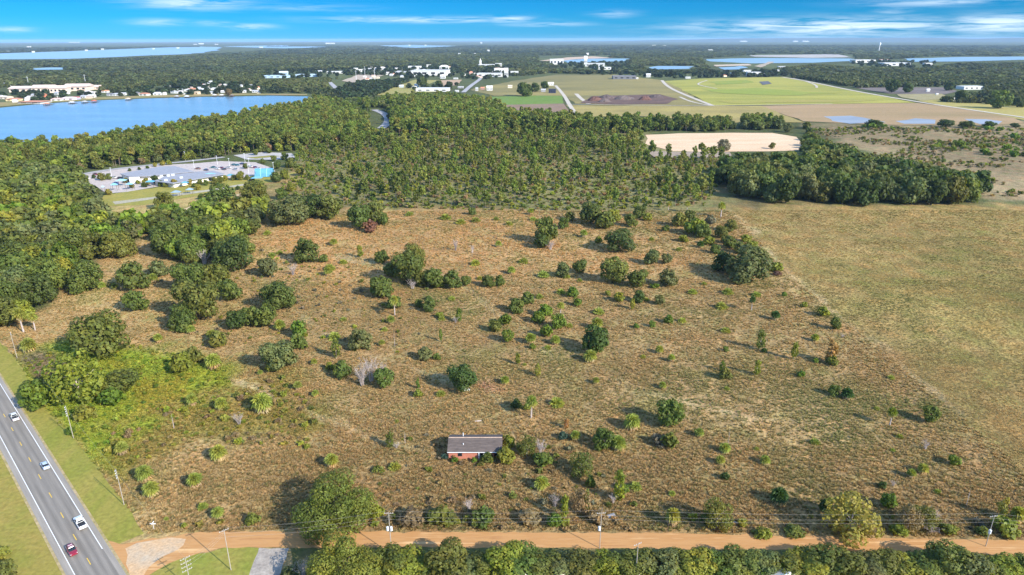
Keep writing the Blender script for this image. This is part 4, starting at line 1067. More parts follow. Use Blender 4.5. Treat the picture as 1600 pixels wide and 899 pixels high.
# lakeside houses, each with its own look
LH = [(8, 155, 15, 4, CRM, TAN, 'gable', 'tan roofed cream house at the very end of the far shore'),
      (20, 158, 18, 4, (.75, .55, .3), TERR, 'hip', 'ochre house with terracotta roof above the muddy bank'),
      (50, 162, 36, 3.5, WHT, TERR, 'hip', 'long low white house with terracotta roof on the bank'),
      (40, 150, 7, 4, WHT, WHT, 'flat', 'small plain white shed under the tan warehouse'),
      (54, 151, 9, 4, WHT, GRY, 'gable', 'white grey roofed house under the tan warehouse'),
      (64, 152, 12, 5, (.6, .2, .12), TERR, 'gable', 'brick red gabled house between shade trees'),
      (88, 158, 15, 4, WHT, PNK, 'hip', 'white house with pink hip roof beside the lawn'),
      (106, 157, 19, 4.5, (.75, .62, .66), (.75, .6, .58), 'hip', 'wide pale pink house with a pink roof'),
      (118, 156, 10, 4, (.3, .35, .6), (.6, .2, .2), 'gable', 'small blue walled house with a red roof'),
      (131, 154, 9, 4.5, WHT, GRY, 'gable', 'white gabled house, first of the bright pair'),
      (143, 153, 10, 4.5, WHT, WHT, 'gable', 'white gabled house with white roof, second of the bright pair'),
      (164, 145, 9, 4, WHT, (.6, .28, .15), 'gable', 'white house with an orange roof near the warehouse'),
      (172, 150, 9, 4, GRY, DGR, 'gable', 'grey house with a dark roof near the shore'),
      (182, 150, 10, 4, WHT, GRY, 'hip', 'white house with low grey hip roof near the shore'),
      (193, 149, 7, 4, WHT, GRY, 'gable', 'narrow white house beside the round shade tree'),
      (206, 149, 8, 4, WHT, (.5, .5, .5), 'gable', 'white house with two grey gables facing the lake'),
      (214, 148, 7, 4, GRY, DGR, 'hip', 'small grey cottage beside a terracotta roofed house'),
      (225, 150, 13, 4.5, WHT, TERR, 'hip', 'white house with a tall terracotta hip roof'),
      (246, 149, 12, 4.5, WHT, (.66, .66, .68), 'hip', 'bright white villa with a pale roof by the water'),
      (262, 138, 11, 4, GRY, (.5, .44, .4), 'hip', 'greyish house standing back among dark oaks'),
      (280, 142, 5, 3.5, WHT, WHT, 'flat', 'tiny white shed among dark oaks'),
      (290, 143, 12, 4, WHT, WHT, 'gable', 'long white house under dark oaks'),
      (286, 148, 7, 3, WHT, WHT, 'flat', 'flat white boathouse on the lake lawn'),
      (302, 139, 8, 4, WHT, GRY, 'gable', 'white house half behind a dark oak'),
      (312, 142, 11, 4, WHT, (.7, .75, .8), 'hip', 'white house with a pale blue roof'),
      (306, 148, 10, 6, (.62, .48, .33), (.62, .48, .33), 'flat', 'boxy sand coloured two storey house at the shore'),
      (314, 131, 8, 4, WHT, WHT, 'gable', 'white house highest on the slope of the white cluster'),
      (325, 136, 11, 4.5, TAN, (.6, .4, .3), 'hip', 'tan house in the middle of the white cluster'),
      (333, 131, 10, 4, WHT, WHT, 'gable', 'bright white house at the top of the white cluster'),
      (334, 138, 9, 4, WHT, (.7, .6, .5), 'gable', 'white house with a tan roof in the white cluster'),
      (332, 147, 10, 4, WHT, GRY, 'gable', 'white house low on the bank below the white cluster'),
      (346, 144, 10, 4, WHT, GRY, 'hip', 'white house beside the golden shade tree'),
      (352, 135, 5, 4, WHT, WHT, 'gable', 'little white house behind the golden shade tree'),
      (376, 136, 5, 4, WHT, GRY, 'gable', 'little white house up the slope from the golden tree'),
      (391, 136, 8, 4, WHT, GRY, 'hip', 'white house under the dark woods at shore middle'),
      (380, 145, 8, 4, WHT, GRY, 'gable', 'white house on a bright lake lawn'),
      (388, 142, 8, 4, WHT, (.6, .45, .38), 'hip', 'white house with a brownish roof on the lake lawn'),
      (399, 145, 9, 4, WHT, GRY, 'gable', 'white house at the end of the bright lake lawn'),
      (432, 134, 9, 4, WHT, TAN, 'hip', 'pale house alone in the woods past the lawns'),
      (405, 146, 7, 4, CRM, GRY, 'gable', 'cream house beside the lakeshore reeds'),
      (437, 132, 6, 4, WHT, WHT, 'gable', 'small white house alone in the woods above the lake')]
for (x, y, wp, h, wa, ro, stl, lab) in LH: building('lake_house', x, y, wp, h, wa, ro, stl, lab, 'house', .75, RNG.uniform(-.25, .25), 2, 'houses along the far lake shore')
for k, (x0, x1, y0, hh) in enumerate(((18, 52, 144, 9), (52, 82, 144, 11), (80, 103, 145, 11), (103, 136, 142, 11), (134, 155, 140, 7))):
    building('warehouse', (x0 + x1) / 2, y0, x1 - x0, hh, (.66, .52, .42), (.64, .50, .42), 'gable', ('pinkish tan warehouse, end one farthest from the woods', 'pinkish tan warehouse, second along the row', 'pinkish tan warehouse with the steep middle gable', 'pinkish tan warehouse with the widest gable', 'low pinkish tan warehouse against the woods')[k], 'warehouse', .8, .12, 4, 'tan warehouses behind the lakeside houses')
building('warehouse', 5, 135, 26, 8, GRY, (.5, .5, .52), 'flat', 'flat grey warehouse at the edge above the tan row', 'warehouse', .5, 0, 3)
DOCK = [(73, 165, TERR, 'reddish roofed boathouse at the muddy bank'), (112, 162.5, WHT, 'white roofed boathouse in front of the pink house'), (132, 161.5, GRY, 'grey boathouse in front of the bright pair of houses'), (147, 160.5, (.5, .15, .1), 'red roofed boathouse by the lawns'),
        (200, 157, TAN, 'tan boathouse below the round shade tree'), (276, 153, GRY, 'grey boathouse at the bare bank'), (292, 153, (.7, .74, .78), 'blue grey boathouse in front of the flat white one'), (335, 151, WHT, 'white boathouse below the white cluster'), (346, 151, WHT, 'small white boathouse near the golden tree'), (362, 151.5, (.2, .16, .14), 'dark boathouse under the golden tree')]
for x, y, ro, lab in DOCK:
    p = G(x, y); e = empty('boathouse', p); setp(e, lab, 'boathouse', 'boathouses along the far lake shore')
    for sx in (-4, 4):
        for sy in (-3, 3): part('post', MB().box(sx - .3, sy - .3, 0, sx + .3, sy + .3, 3), BARK, e)
    part('deck', MB().box(-4.5, -4, .6, 4.5, 14, .9), BARK, e); part('roof', MB().hull([[(-5, -4.2, 3), (5, -4.2, 3), (0, -4.2, 5)], [(-5, 4.2, 3), (5, 4.2, 3), (0, 4.2, 5)]]), ROOFC, e, ro)

TOWN = [(430, 122, 38, 7, BLU, BLU, 'flat', 'long low blue grey roofed building in the woods'), (480, 120, 34, 7, BLU, (.5, .6, .68), 'flat', 'second low blue grey building in the woods'),
        (443, 117, 12, 8, BLU, (.6, .7, .78), 'gable', 'small pale blue gabled hall between the blue grey roofs'), (524, 115, 26, 7, WHT, WHT, 'flat', 'long white roofed shed past the blue grey roofs'), (500, 114, 6, 6, WHT, GRY, 'gable', 'small white house next to the long white shed'),
        (565, 112.5, 12, 9, WHT, WHT, 'flat', 'square white building above the gravel yard'), (578, 111.5, 5, 8, WHT, GRY, 'gable', 'tiny white house above the gravel yard'), (594, 110, 18, 9, WHT, (.7, .62, .55), 'hip', 'white building with tan roof above the gravel yard'), (604, 117, 9, 7, WHT, WHT, 'flat', 'small white block beside the gravel yard'), (588, 123, 9, 5, CRM, TAN, 'flat', 'cream block inside the gravel yard'), (556, 110, 6, 6, WHT, WHT, 'gable', 'small white cottage in the woods above the gravel yard'),
        (672, 118, 56, 16, WHT, WHT, 'flat', 'largest white building, long and bright, in the town'), (648, 109, 20, 13, WHT, WHT, 'flat', 'white wing behind the largest white building'), (694, 109, 14, 12, WHT, (.75, .7, .66), 'hip', 'white block at the back corner of the largest white building'), (624, 117, 12, 9, WHT, GRY, 'hip', 'white house beside the largest white building'), (692, 123, 8, 8, WHT, WHT, 'gable', 'white shed in front of the largest white building'), (662, 117.5, 8, 8, WHT, GRY, 'flat', 'white annex in front of the largest white building'), (712, 124, 7, 4, WHT, WHT, 'flat', 'small white shed at the tan field corner'), (670, 105, 7, 10, WHT, WHT, 'flat', 'white cube behind the largest white building'),
        (760, 106, 24, 13, WHT, WHT, 'flat', 'white church hall under the little tower'), (779, 104, 10, 13, WHT, WHT, 'flat', 'white block next to the church hall'), (766, 120, 40, 10, WHT, WHT, 'flat', 'wide white complex at the top of the town road'), (780, 115, 16, 17, WHT, CRM, 'flat', 'tall white block behind the wide white complex'), (791, 121, 6, 20, WHT, WHT, 'gable', 'narrow white building beside the pasture'), (736, 117, 6, 8, PNK, TERR, 'hip', 'small pinkish house beside the town road'),
        (676, 143, 50, 6.5, (.66, .66, .64), WHT, 'flat', 'long low grey and white building behind the pine forest'), (627, 137, 7, 6, (.55, .62, .7), (.7, .75, .8), 'flat', 'small bluish shed beside dark trees behind the pine forest'), (651, 136, 7, 7, (.5, .6, .7), (.7, .75, .8), 'flat', 'second bluish shed behind the long low building'), (646, 138, 9, 3.5, WHT, WHT, 'gable', 'low white tent roof next to the bluish shed'), (720, 138, 9, 4, GRY, WHT, 'flat', 'open white roofed shelter at the foot of town road'), (714, 144, 6, 4, WHT, WHT, 'flat', 'white trailer at the end of the long low building'), (765, 142, 9, 8, WHT, WHT, 'gable', 'white barn beside the big round tree'), (745, 142.5, 4, 6, WHT, GRY, 'gable', 'tiny white house before the white barn'), (754, 141, 6, 5, (.4, .25, .2), TERR, 'gable', 'reddish shed before the white barn'), (797, 138, 7, 7, CRM, CRM, 'flat', 'cream shed behind the big round tree'),
        (804, 118, 12, 13, WHT, WHT, 'flat', 'white shed standing at the pasture edge'), (863, 146, 11, 9, (.035, .04, .07), (.04, .045, .07), 'flat', 'dark blue black shed above the vivid green field'), (860, 134, 10, 6, WHT, WHT, 'gable', 'white roofed barn behind the dark shed'), (849, 144, 7, 5, GRY, GRY, 'gable', 'grey shed next to the dark shed'),
        (870, 101, 21, 24, WHT, WHT, 'flat', 'tall white building with rows of windows by the quarry'), (930, 104, 30, 13, WHT, WHT, 'flat', 'white hall with a stepped roof by the quarry'), (915, 101, 5, 27, WHT, WHT, 'gable', 'white tower at the end of the stepped hall'), (942, 109, 25, 9, WHT, WHT, 'flat', 'long low white hall in front of the stepped one'), (881, 110, 14, 6, CRM, TAN, 'flat', 'low tan building in the trees by the quarry'),
        (976, 124, 36, 9, DGR, (.20, .19, .20), 'flat', 'long dark open shed at the pasture edge'), (1013, 121, 7, 8, WHT, WHT, 'gable', 'white house past the long dark shed'), (992, 124, 10, 5, WHT, CRM, 'flat', 'pale trucks shelter under the long dark shed'), (1178, 119, 20, 12, WHT, WHT, 'flat', 'white factory at the top edge of the meadow'), (1168, 115, 13, 11, WHT, WHT, 'flat', 'white block behind the meadow factory'), (1075, 123, 8, 5, WHT, WHT, 'flat', 'small white shed at the top of the meadow'), (1198, 119, 8, 8, GRY, GRY, 'flat', 'grey block beside the meadow factory'),
        (1350, 98, 32, 13, WHT, WHT, 'flat', 'long white hall by the far lakes'), (1382, 97, 16, 12, WHT, TERR, 'flat', 'white and rust hall by the far lakes'), (1400, 103, 40, 12, WHT, WHT, 'flat', 'widest white hall in front of the far lakes'), (1450, 102, 12, 9, WHT, WHT, 'flat', 'small white hall past the widest one'), (1222, 107, 12, 8, GRY, (.55, .58, .6), 'flat', 'grey roof in the woods near the far lakes'),
        (1519, 140, 34, 7, WHT, WHT, 'flat', 'long white roofed house among the oaks past the dark lot'), (1450, 144, 5, 5, WHT, WHT, 'gable', 'white hut on the dark lot'), (1464, 149, 4, 4, WHT, WHT, 'flat', 'white trailer in the sandy yard'), (1474, 158, 3, 4, WHT, WHT, 'gable', 'tiny white hut at the long track'), (1490, 158, 3, 4, WHT, WHT, 'gable', 'white caravan under the oaks at the track'), (1505, 159, 4, 4, WHT, GRY, 'gable', 'pale caravan second under the oaks at the track'), (1530, 159, 4, 4, WHT, GRY, 'gable', 'pale caravan third under the oaks at the track')]
for (x, y, wp, h, wa, ro, stl, lab) in TOWN: building('town_building', x, y, wp, h, wa, ro, stl, lab, 'building', .55, RNG.uniform(-.12, .12), 4, 'pale buildings beyond the fields')
for k, (x, y, wp) in enumerate(((12, 82.5, 5), (52, 82.5, 4), (45, 74, 6), (110, 67, 5), (118, 67, 10), (305, 70, 5), (314, 69.5, 7), (338, 70, 5), (515, 69, 12), (520, 69, 6), (408, 75, 5), (640, 71.5, 3), (665, 71.5, 3), (752, 68, 3), (1022, 72, 6), (1038, 72.5, 5), (1110, 80, 7), (1162, 65.5, 10), (1090, 63.5, 7), (135, 80, 4), (160, 78, 4), (240, 77.5, 3), (278, 76, 4), (918, 86, 4), (718, 86.5, 4), (742, 86.5, 3), (763, 80.5, 4), (1212, 63, 22), (1246, 62.5, 14), (1264, 62, 10), (1243, 65.5, 7), (1259, 65.5, 10), (1281, 65, 5), (1293, 65, 8), (1320, 60.5, 5), (1366, 60.5, 9), (1373, 61, 4))):
    building('distant_building', x, y, wp, 30 if y < 70 else 14, WHT, WHT, 'flat', 'white building glinting in the far woods near the horizon', 'building', .3, 0, 0, 'white specks near the horizon')
HPAL = [(WHT, GRY), (WHT, (.6, .55, .5)), (CRM, TERR), (WHT, (.45, .42, .4)), (TAN, (.4, .3, .25)), (WHT, WHT)]
for po, kk, ww in (([(160, 150), (240, 147), (330, 126), (405, 132), (440, 143), (380, 146), (250, 149)], 34, (4, 8)), ([(0, 152), (60, 146), (155, 146), (150, 154), (60, 160), (0, 163)], 16, (6, 11)), ([(560, 108), (640, 104), (730, 106), (735, 124), (640, 124), (560, 116)], 26, (4, 9)), ([(735, 106), (800, 102), (800, 120), (740, 124)], 10, (4, 9)), ([(560, 121), (600, 119), (596, 126), (560, 129)], 6, (4, 8)), ([(1120, 116), (1220, 111), (1228, 119), (1130, 122)], 6, (4, 8))):
    hh_ = 0
    while hh_ < kk:
        x = RNG.uniform(min(p[0] for p in po), max(p[0] for p in po)); y = RNG.uniform(min(p[1] for p in po), max(p[1] for p in po))
        if not inside(po, np.array([[x, y]]))[0]: continue
        wa, ro = HPAL[int(RNG.integers(0, len(HPAL)))]; hh_ += 1
        building('small_house', x, y, RNG.uniform(*ww), RNG.uniform(3.5, 5), wa, ro, ('gable', 'hip')[hh_ % 2], 'small pale house half hidden among the far trees', 'house', .75, RNG.uniform(-.4, .4), 0, 'small houses among the far trees')
# steeple, water tower, masts
p = G(751, 106); e = empty('church_tower', p); setp(e, 'little white tower rising over the church hall', 'tower')
part('shaft', MB().box(-4, -4, 0, 4, 4, 28), WHITE, e); part('spire', MB().hull([[(-4, -4, 28), (4, -4, 28), (4, 4, 28), (-4, 4, 28)], [(-.2, -.2, 40), (.2, -.2, 40), (.2, .2, 40), (-.2, .2, 40)]]), WHITE, e)
p = G(1373, 81); s_ = 1 / ppm(1373, 81); e = empty('water_tower', p); setp(e, 'pale water tower standing above the far woods', 'water tower')
part('stem', MB().tube([(0, 0, 0), (0, 0, 9 * s_)], [.6 * s_, .45 * s_], 8), WHITE, e)
part('tank', MB().tube([(0, 0, 8.5 * s_), (0, 0, 10 * s_), (0, 0, 12.5 * s_), (0, 0, 13.5 * s_)], [.5 * s_, 1.4 * s_, 1.4 * s_, .3 * s_], 12), WHITE, e)
for x, y, hh, lab in ((45, 133, 24, 'thin pale mast rising behind the tan warehouses'), (134, 131, 26, 'tall pale mast over the woods past the warehouses'), (571, 128, 45, 'lattice mast in the gravel yard'), (586, 127, 30, 'shorter mast in the gravel yard'), (557, 128, 34, 'thin mast at the edge of the gravel yard')):
    e = empty('mast', G(x, y)); setp(e, lab, 'mast'); part('post', MB().tube([(0, 0, 0), (0, 0, hh)], [.7, .3], 5), CHROME, e); part('crossarm', MB().box(-3, -.2, hh * .85, 3, .2, hh * .85 + .4), CHROME, e)


# school: low grey metal roofs, white and cream walls, teal canopies
def roofblock(px, hgt, name, parent, mat, col, thick=.5, z0=None):
    W = [G(*p, hgt) for p in px]; c = np.array(parent.location)
    up = [tuple(np.array(q) - c + [0, 0, 0]) for q in W]; dn = [tuple(np.array(q) - c - [0, 0, thick if z0 is None else hgt - z0]) for q in W]
    return part(name, MB().hull([dn, up]), mat, parent, col)


def shrink(px, f=.04):
    c = np.mean(np.array(px, float), 0); return [tuple(np.array(p) * (1 - f) + c * f) for p in px]


sch = empty('school', G(255, 282)); setp(sch, 'low school with wide grey metal roofs and cream walls', 'school')
MAIN = [(187, 271.5), (249, 260.5), (272, 259.5), (304, 268), (262, 272), (233, 275), (201, 276)]
WING = [(240, 283), (268, 271), (304, 268.5), (334, 267), (352, 272), (300, 281), (270, 287)]
for nm, px in (('main', MAIN), ('wing', WING)):
    roofblock(px, 5.2 if nm == 'main' else 4.4, 'roof', sch, ROOFC, (.27, .275, .30), .45)
    roofblock(shrink(px), 4.75 if nm == 'main' else 3.95, 'wall', sch, WALLC, (.80, .76, .66), z0=0)
roofblock([(201, 277.5), (218, 276.5), (218, 278.2), (202, 279.3)], 5.0, 'entrance_wall', sch, WALLC, (.82, .80, .76), z0=0)
for k in range(4): part('window', MB().box(-4 + k * 11.5 + 22, -9.2 + k * 1.9 + 7.2 - 6, .8, k * 11.5 + 25, -9.2 + k * 1.9 + 1.25, 2.9), GLASS, sch)
for k, (x, y) in enumerate(((209, 282),)):
    q = G(x, y, 1.2) - np.array(sch.location); part('door', MB().box(q[0] - 2, q[1] - 5, 0, q[0] + 2, q[1] - 4.6, 3), GLASS, sch)
for x, y in ((252, 275), (263, 274), (270, 273), (259, 281), (283, 277)):
    q = G(x, y, 5.4) - np.array(sch.location); part('roof_vent', MB().box(q[0] - 1, q[1] - 1, 4.0, q[0] + 1, q[1] + 1, 5.9), CHROME, sch)
TEAL = (.14, .34, .44); TEALD = (.09, .26, .34); SKYB = (.10, .30, .45)


def canopy(x, y, wp, col, label, h=4.0, dep=.7, arch=False, rz=.1):
    wd = wp / ppm(x, y); e = empty('shade_canopy', G(x, y), rz); setp(e, label, 'canopy', 'teal canopies round the school'); d = wd * dep
    for sx in (-.45, .45):
        for sy in (-.45, .45): part('post', MB().box(sx * wd - .09, sy * d - .09, 0, sx * wd + .09, sy * d + .09, h), BARK, e)
    if arch:
        rg = lambda x_, k: [(x_, math.cos(a) * d * .5 * k, .6 + math.sin(a) * h * k) for a in np.linspace(0, math.pi, 9)]
        part('roof', MB().hull([rg(-wd / 2, 1) + rg(-wd / 2, .93)[::-1], rg(wd / 2, 1) + rg(wd / 2, .93)[::-1]]), ROOFC, e, col)
        for s in (-.18, .16): part('rib', MB().hull([rg(wd * s, 1.02) + rg(wd * s, .98)[::-1], rg(wd * s + .4, 1.02) + rg(wd * s + .4, .98)[::-1]]), ROOFC, e, (.3, .6, .75))
    else: part('roof', MB().hull([[(-wd / 2, -d / 2, h), (wd / 2, -d / 2, h), (wd / 2, d / 2, h), (-wd / 2, d / 2, h)], [(-wd * .1, -d * .1, h + 1.3), (wd * .1, -d * .1, h + 1.3), (wd * .1, d * .1, h + 1.3), (-wd * .1, d * .1, h + 1.3)]]), ROOFC, e, col)


canopy(414, 276, 27, SKYB, 'big sky blue arched canopy at the end of the school', 7.0, .6, True, .12)
canopy(402, 284, 17, TEAL, 'pale teal canopy in front of the arched one', 3.5)
canopy(361, 281, 12, TEALD, 'dark teal canopy at the wing corner', 4)
canopy(290, 293, 11, TEALD, 'teal canopy below the middle of the long wing', 4)
canopy(236, 292, 13, SKYB, 'blue peaked canopy on the lawn in front of the school', 4.5)
canopy(204, 297, 11, (.20, .40, .50), 'pale blue play canopy nearest the entrance', 5)
canopy(191, 291, 15, (.26, .46, .56), 'light blue play canopy beside the parked cars', 5)
canopy(180, 298, 10, (.2, .45, .6), 'blue play canopy closest to the oak wood', 5)
canopy(162, 300, 5, (.34, .48, .56), 'tiny pale canopy at the edge of the oak wood', 4)
canopy(276, 307, 14, (.22, .30, .36), 'grey blue net canopy out on the school lawn', 3.5)
canopy(297, 303, 11, (.22, .31, .38), 'smaller grey blue net canopy out on the lawn', 3.5)
canopy(330, 279, 26, (.17, .36, .42), 'long teal walkway canopy along the school wing', 3.8, .2)
part_car = make_car((.3, .3, .3)); part_car.location = (*G(181, 288)[:2], .25)
CARS = [(181, 288, (.05, .10, .30), 'dark blue car beside the light blue play canopy'), (187, 280, (.05, .06, .08), 'black car near the school entrance'), (149, 274, (.16, .02, .03), 'maroon car alone on the school drive'), (137, 280, WHT, 'white van body car at the forest end of the lot'), (178, 279, WHT, 'white car near the school entrance'),
        (309, 265, (.16, .08, .06), 'brown car beside the first lamp of the lot'), (322, 267, (.04, .05, .1), 'navy car behind the school wing roof'), (333, 263, (.03, .12, .14), 'dark teal car in the row behind the wing'), (340, 265, WHT, 'white car in the row behind the wing'), (346, 264, (.2, .03, .05), 'deep red car in the row behind the wing'), (350, 266, (.06, .06, .07), 'charcoal car in the row behind the wing'), (357, 263.5, (.5, .5, .5), 'silver car in the row behind the wing'),
        (365, 259, (.03, .12, .13), 'green teal car in the upper row'), (370, 259.5, (.04, .16, .2), 'teal blue car in the upper row'), (378, 257.5, (.04, .05, .12), 'dark navy car in the upper row'), (391, 262, WHT, 'white car beside the palm island'), (398, 263, (.14, .04, .10), 'plum coloured car past the palm island'), (403, 265, WHT, 'white car at the end past the palm island'), (368, 266, GRY, 'grey car in front of the upper row')]
for k, (x, y, col, lab) in enumerate(CARS):
    c = part_car if k == 0 else copy_tree(part_car, None, col)
    if k == 0:
        for ch in c.children:
            if ch.data.materials[0] == PAINT: ch.color = c4(col)
    c.location = (*G(x, y)[:2], .2); c.rotation_euler = (0, 0, RNG.uniform(.9, 1.5)); c.scale = (1.35,) * 3; setp(c, lab, 'car', 'cars parked at the school')
LAMPS = [(131, 281, 'lamp pole at the forest end of the school lot'), (175, 278, 'lamp pole near the school entrance'), (304, 265, 'lamp pole at the corner of the school roof'), (340, 258, 'lamp pole at the back of the lot near pines'), (383, 254, 'lamp pole between the two lots'), (390, 262, 'lamp pole rising by the palm island'), (389, 273, 'lamp pole in the paved court near the arched canopy'), (428, 269, 'lamp pole past the arched canopy'), (359, 262, 'lamp pole in the row of parked cars'), (290, 251, 'lamp pole on the drive under the pines')]
for x, y, lab in LAMPS:
    e = empty('lamp_pole', G(x, y)); setp(e, lab, 'lamp', 'lamp poles round the school'); part('post', MB().tube([(0, 0, 0), (0, 0, 9)], [.17, .12], 6), CHROME, e); part('lamp_head', MB().box(-.8, -.2, 8.9, .8, .2, 9.15), WHITE, e)
# roof tips at the lower edge of the photograph
for x, y, wp, lab in ((808, 910, 26, 'white roof peak just showing under the hedge trees'), (868, 912, 22, 'white roof peak beside a dark vent at the lower edge'), (1228, 909, 26, 'cream roof peak at the lower edge under the long hedge'), (992, 913, 20, 'pale roof corner under the slim pole')):
    e = building('roadside_house', x, y + 15, wp * 1.8, 2.2, WHT, (.74, .70, .62), 'hip', lab, 'house', .7, .5, 2, 'houses below the dirt road hedge')
# odds and ends in the field
e = empty('board', G(730, 610)); setp(e, 'white board lying on the grass by the round oak', 'board'); part('panel', MB().box(-.9, -.5, .25, .9, .5, .33), WHITE, e); part('frame', MB().box(-1, -.6, .1, 1, .6, .24), GREY_WOOD, e)
setp(MB().tube([G(742, 658.5, .5), G(747, 658, .55), G(752, 657.5, .5)], [.14, .2, .12], 7).obj('log', GREY_WOOD), 'pale fallen log behind the brick house', 'log')
setp(MB().tube([G(1145, 815, .4), G(1154, 818, .45)], [.22, .2], 7).obj('log', GREY_WOOD), 'short pale log in the grass near the dirt road', 'log')
e = empty('scrap_panel', G(955, 808), .3, .7); setp(e, 'faded blue grey scrap sheet lying in tall grass', 'scrap'); part('sheet', MB().hull([[(-1.6, -.8, .3), (1.6, -.7, .5), (1.5, .8, .9), (-1.4, .7, .7)], [(-1.6, -.8, .36), (1.6, -.7, .56), (1.5, .8, .96), (-1.4, .7, .76)]]), mat_plain('faded_blue', (.16, .17, .19), .6, .3, .2)  , e); part('rib', MB().box(-1.5, -.05, .62, 1.5, .05, .78), GREY_WOOD, e)
mrng = random.Random(4)
for k, (x, y, wp, hh, lab) in enumerate(((930, 158, 26, 9, 'reddish brown mulch heap beside the concrete pad'), (948, 154, 30, 8, 'long dark mulch heap at the back of the yard'), (975, 156, 34, 8, 'grey brown mulch heap in the middle of the yard'), (1008, 157, 22, 9, 'pointed grey heap at the far end of the yard'), (1025, 153, 26, 7, 'low dark heap behind the pointed one'), (945, 160, 22, 7, 'low reddish heap at the front of the yard'))):
    wd = wp / ppm(x, y); mb = MB(); rings = []
    for q, z in ((1, 0), (.8, .45), (.5, .8), (.15, 1)):
        rings.append([(math.cos(a) * wd * .5 * q * mrng.uniform(.85, 1.15), math.sin(a) * wd * .35 * q * mrng.uniform(.85, 1.15), z * hh * mrng.uniform(.85, 1.1) if z else 0) for a in np.linspace(0, 6.283, 12, endpoint=False)])
    o = mb.hull(rings).obj('mulch_heap', mat_plain('mulch_heap', ((.13, .07, .055), (.10, .075, .07), (.13, .10, .09))[k % 3], .95, .1, .4, .3)); o.location = G(x, y); setp(o, lab, 'heap', 'heaps in the mulch yard')

# ------------------------------------------------------------------ plants of the field, one by one: kind, base x, base y, width (px), colour, height factor
PL = []
def P_(s):
    for ln in s.strip().split('\n'):
        for it in ln.split(';'):
            q = it.split()
            if q: PL.append((q[0], float(q[1]), float(q[2]), float(q[3]), q[4], float(q[5]) if len(q) > 5 else 1.0))


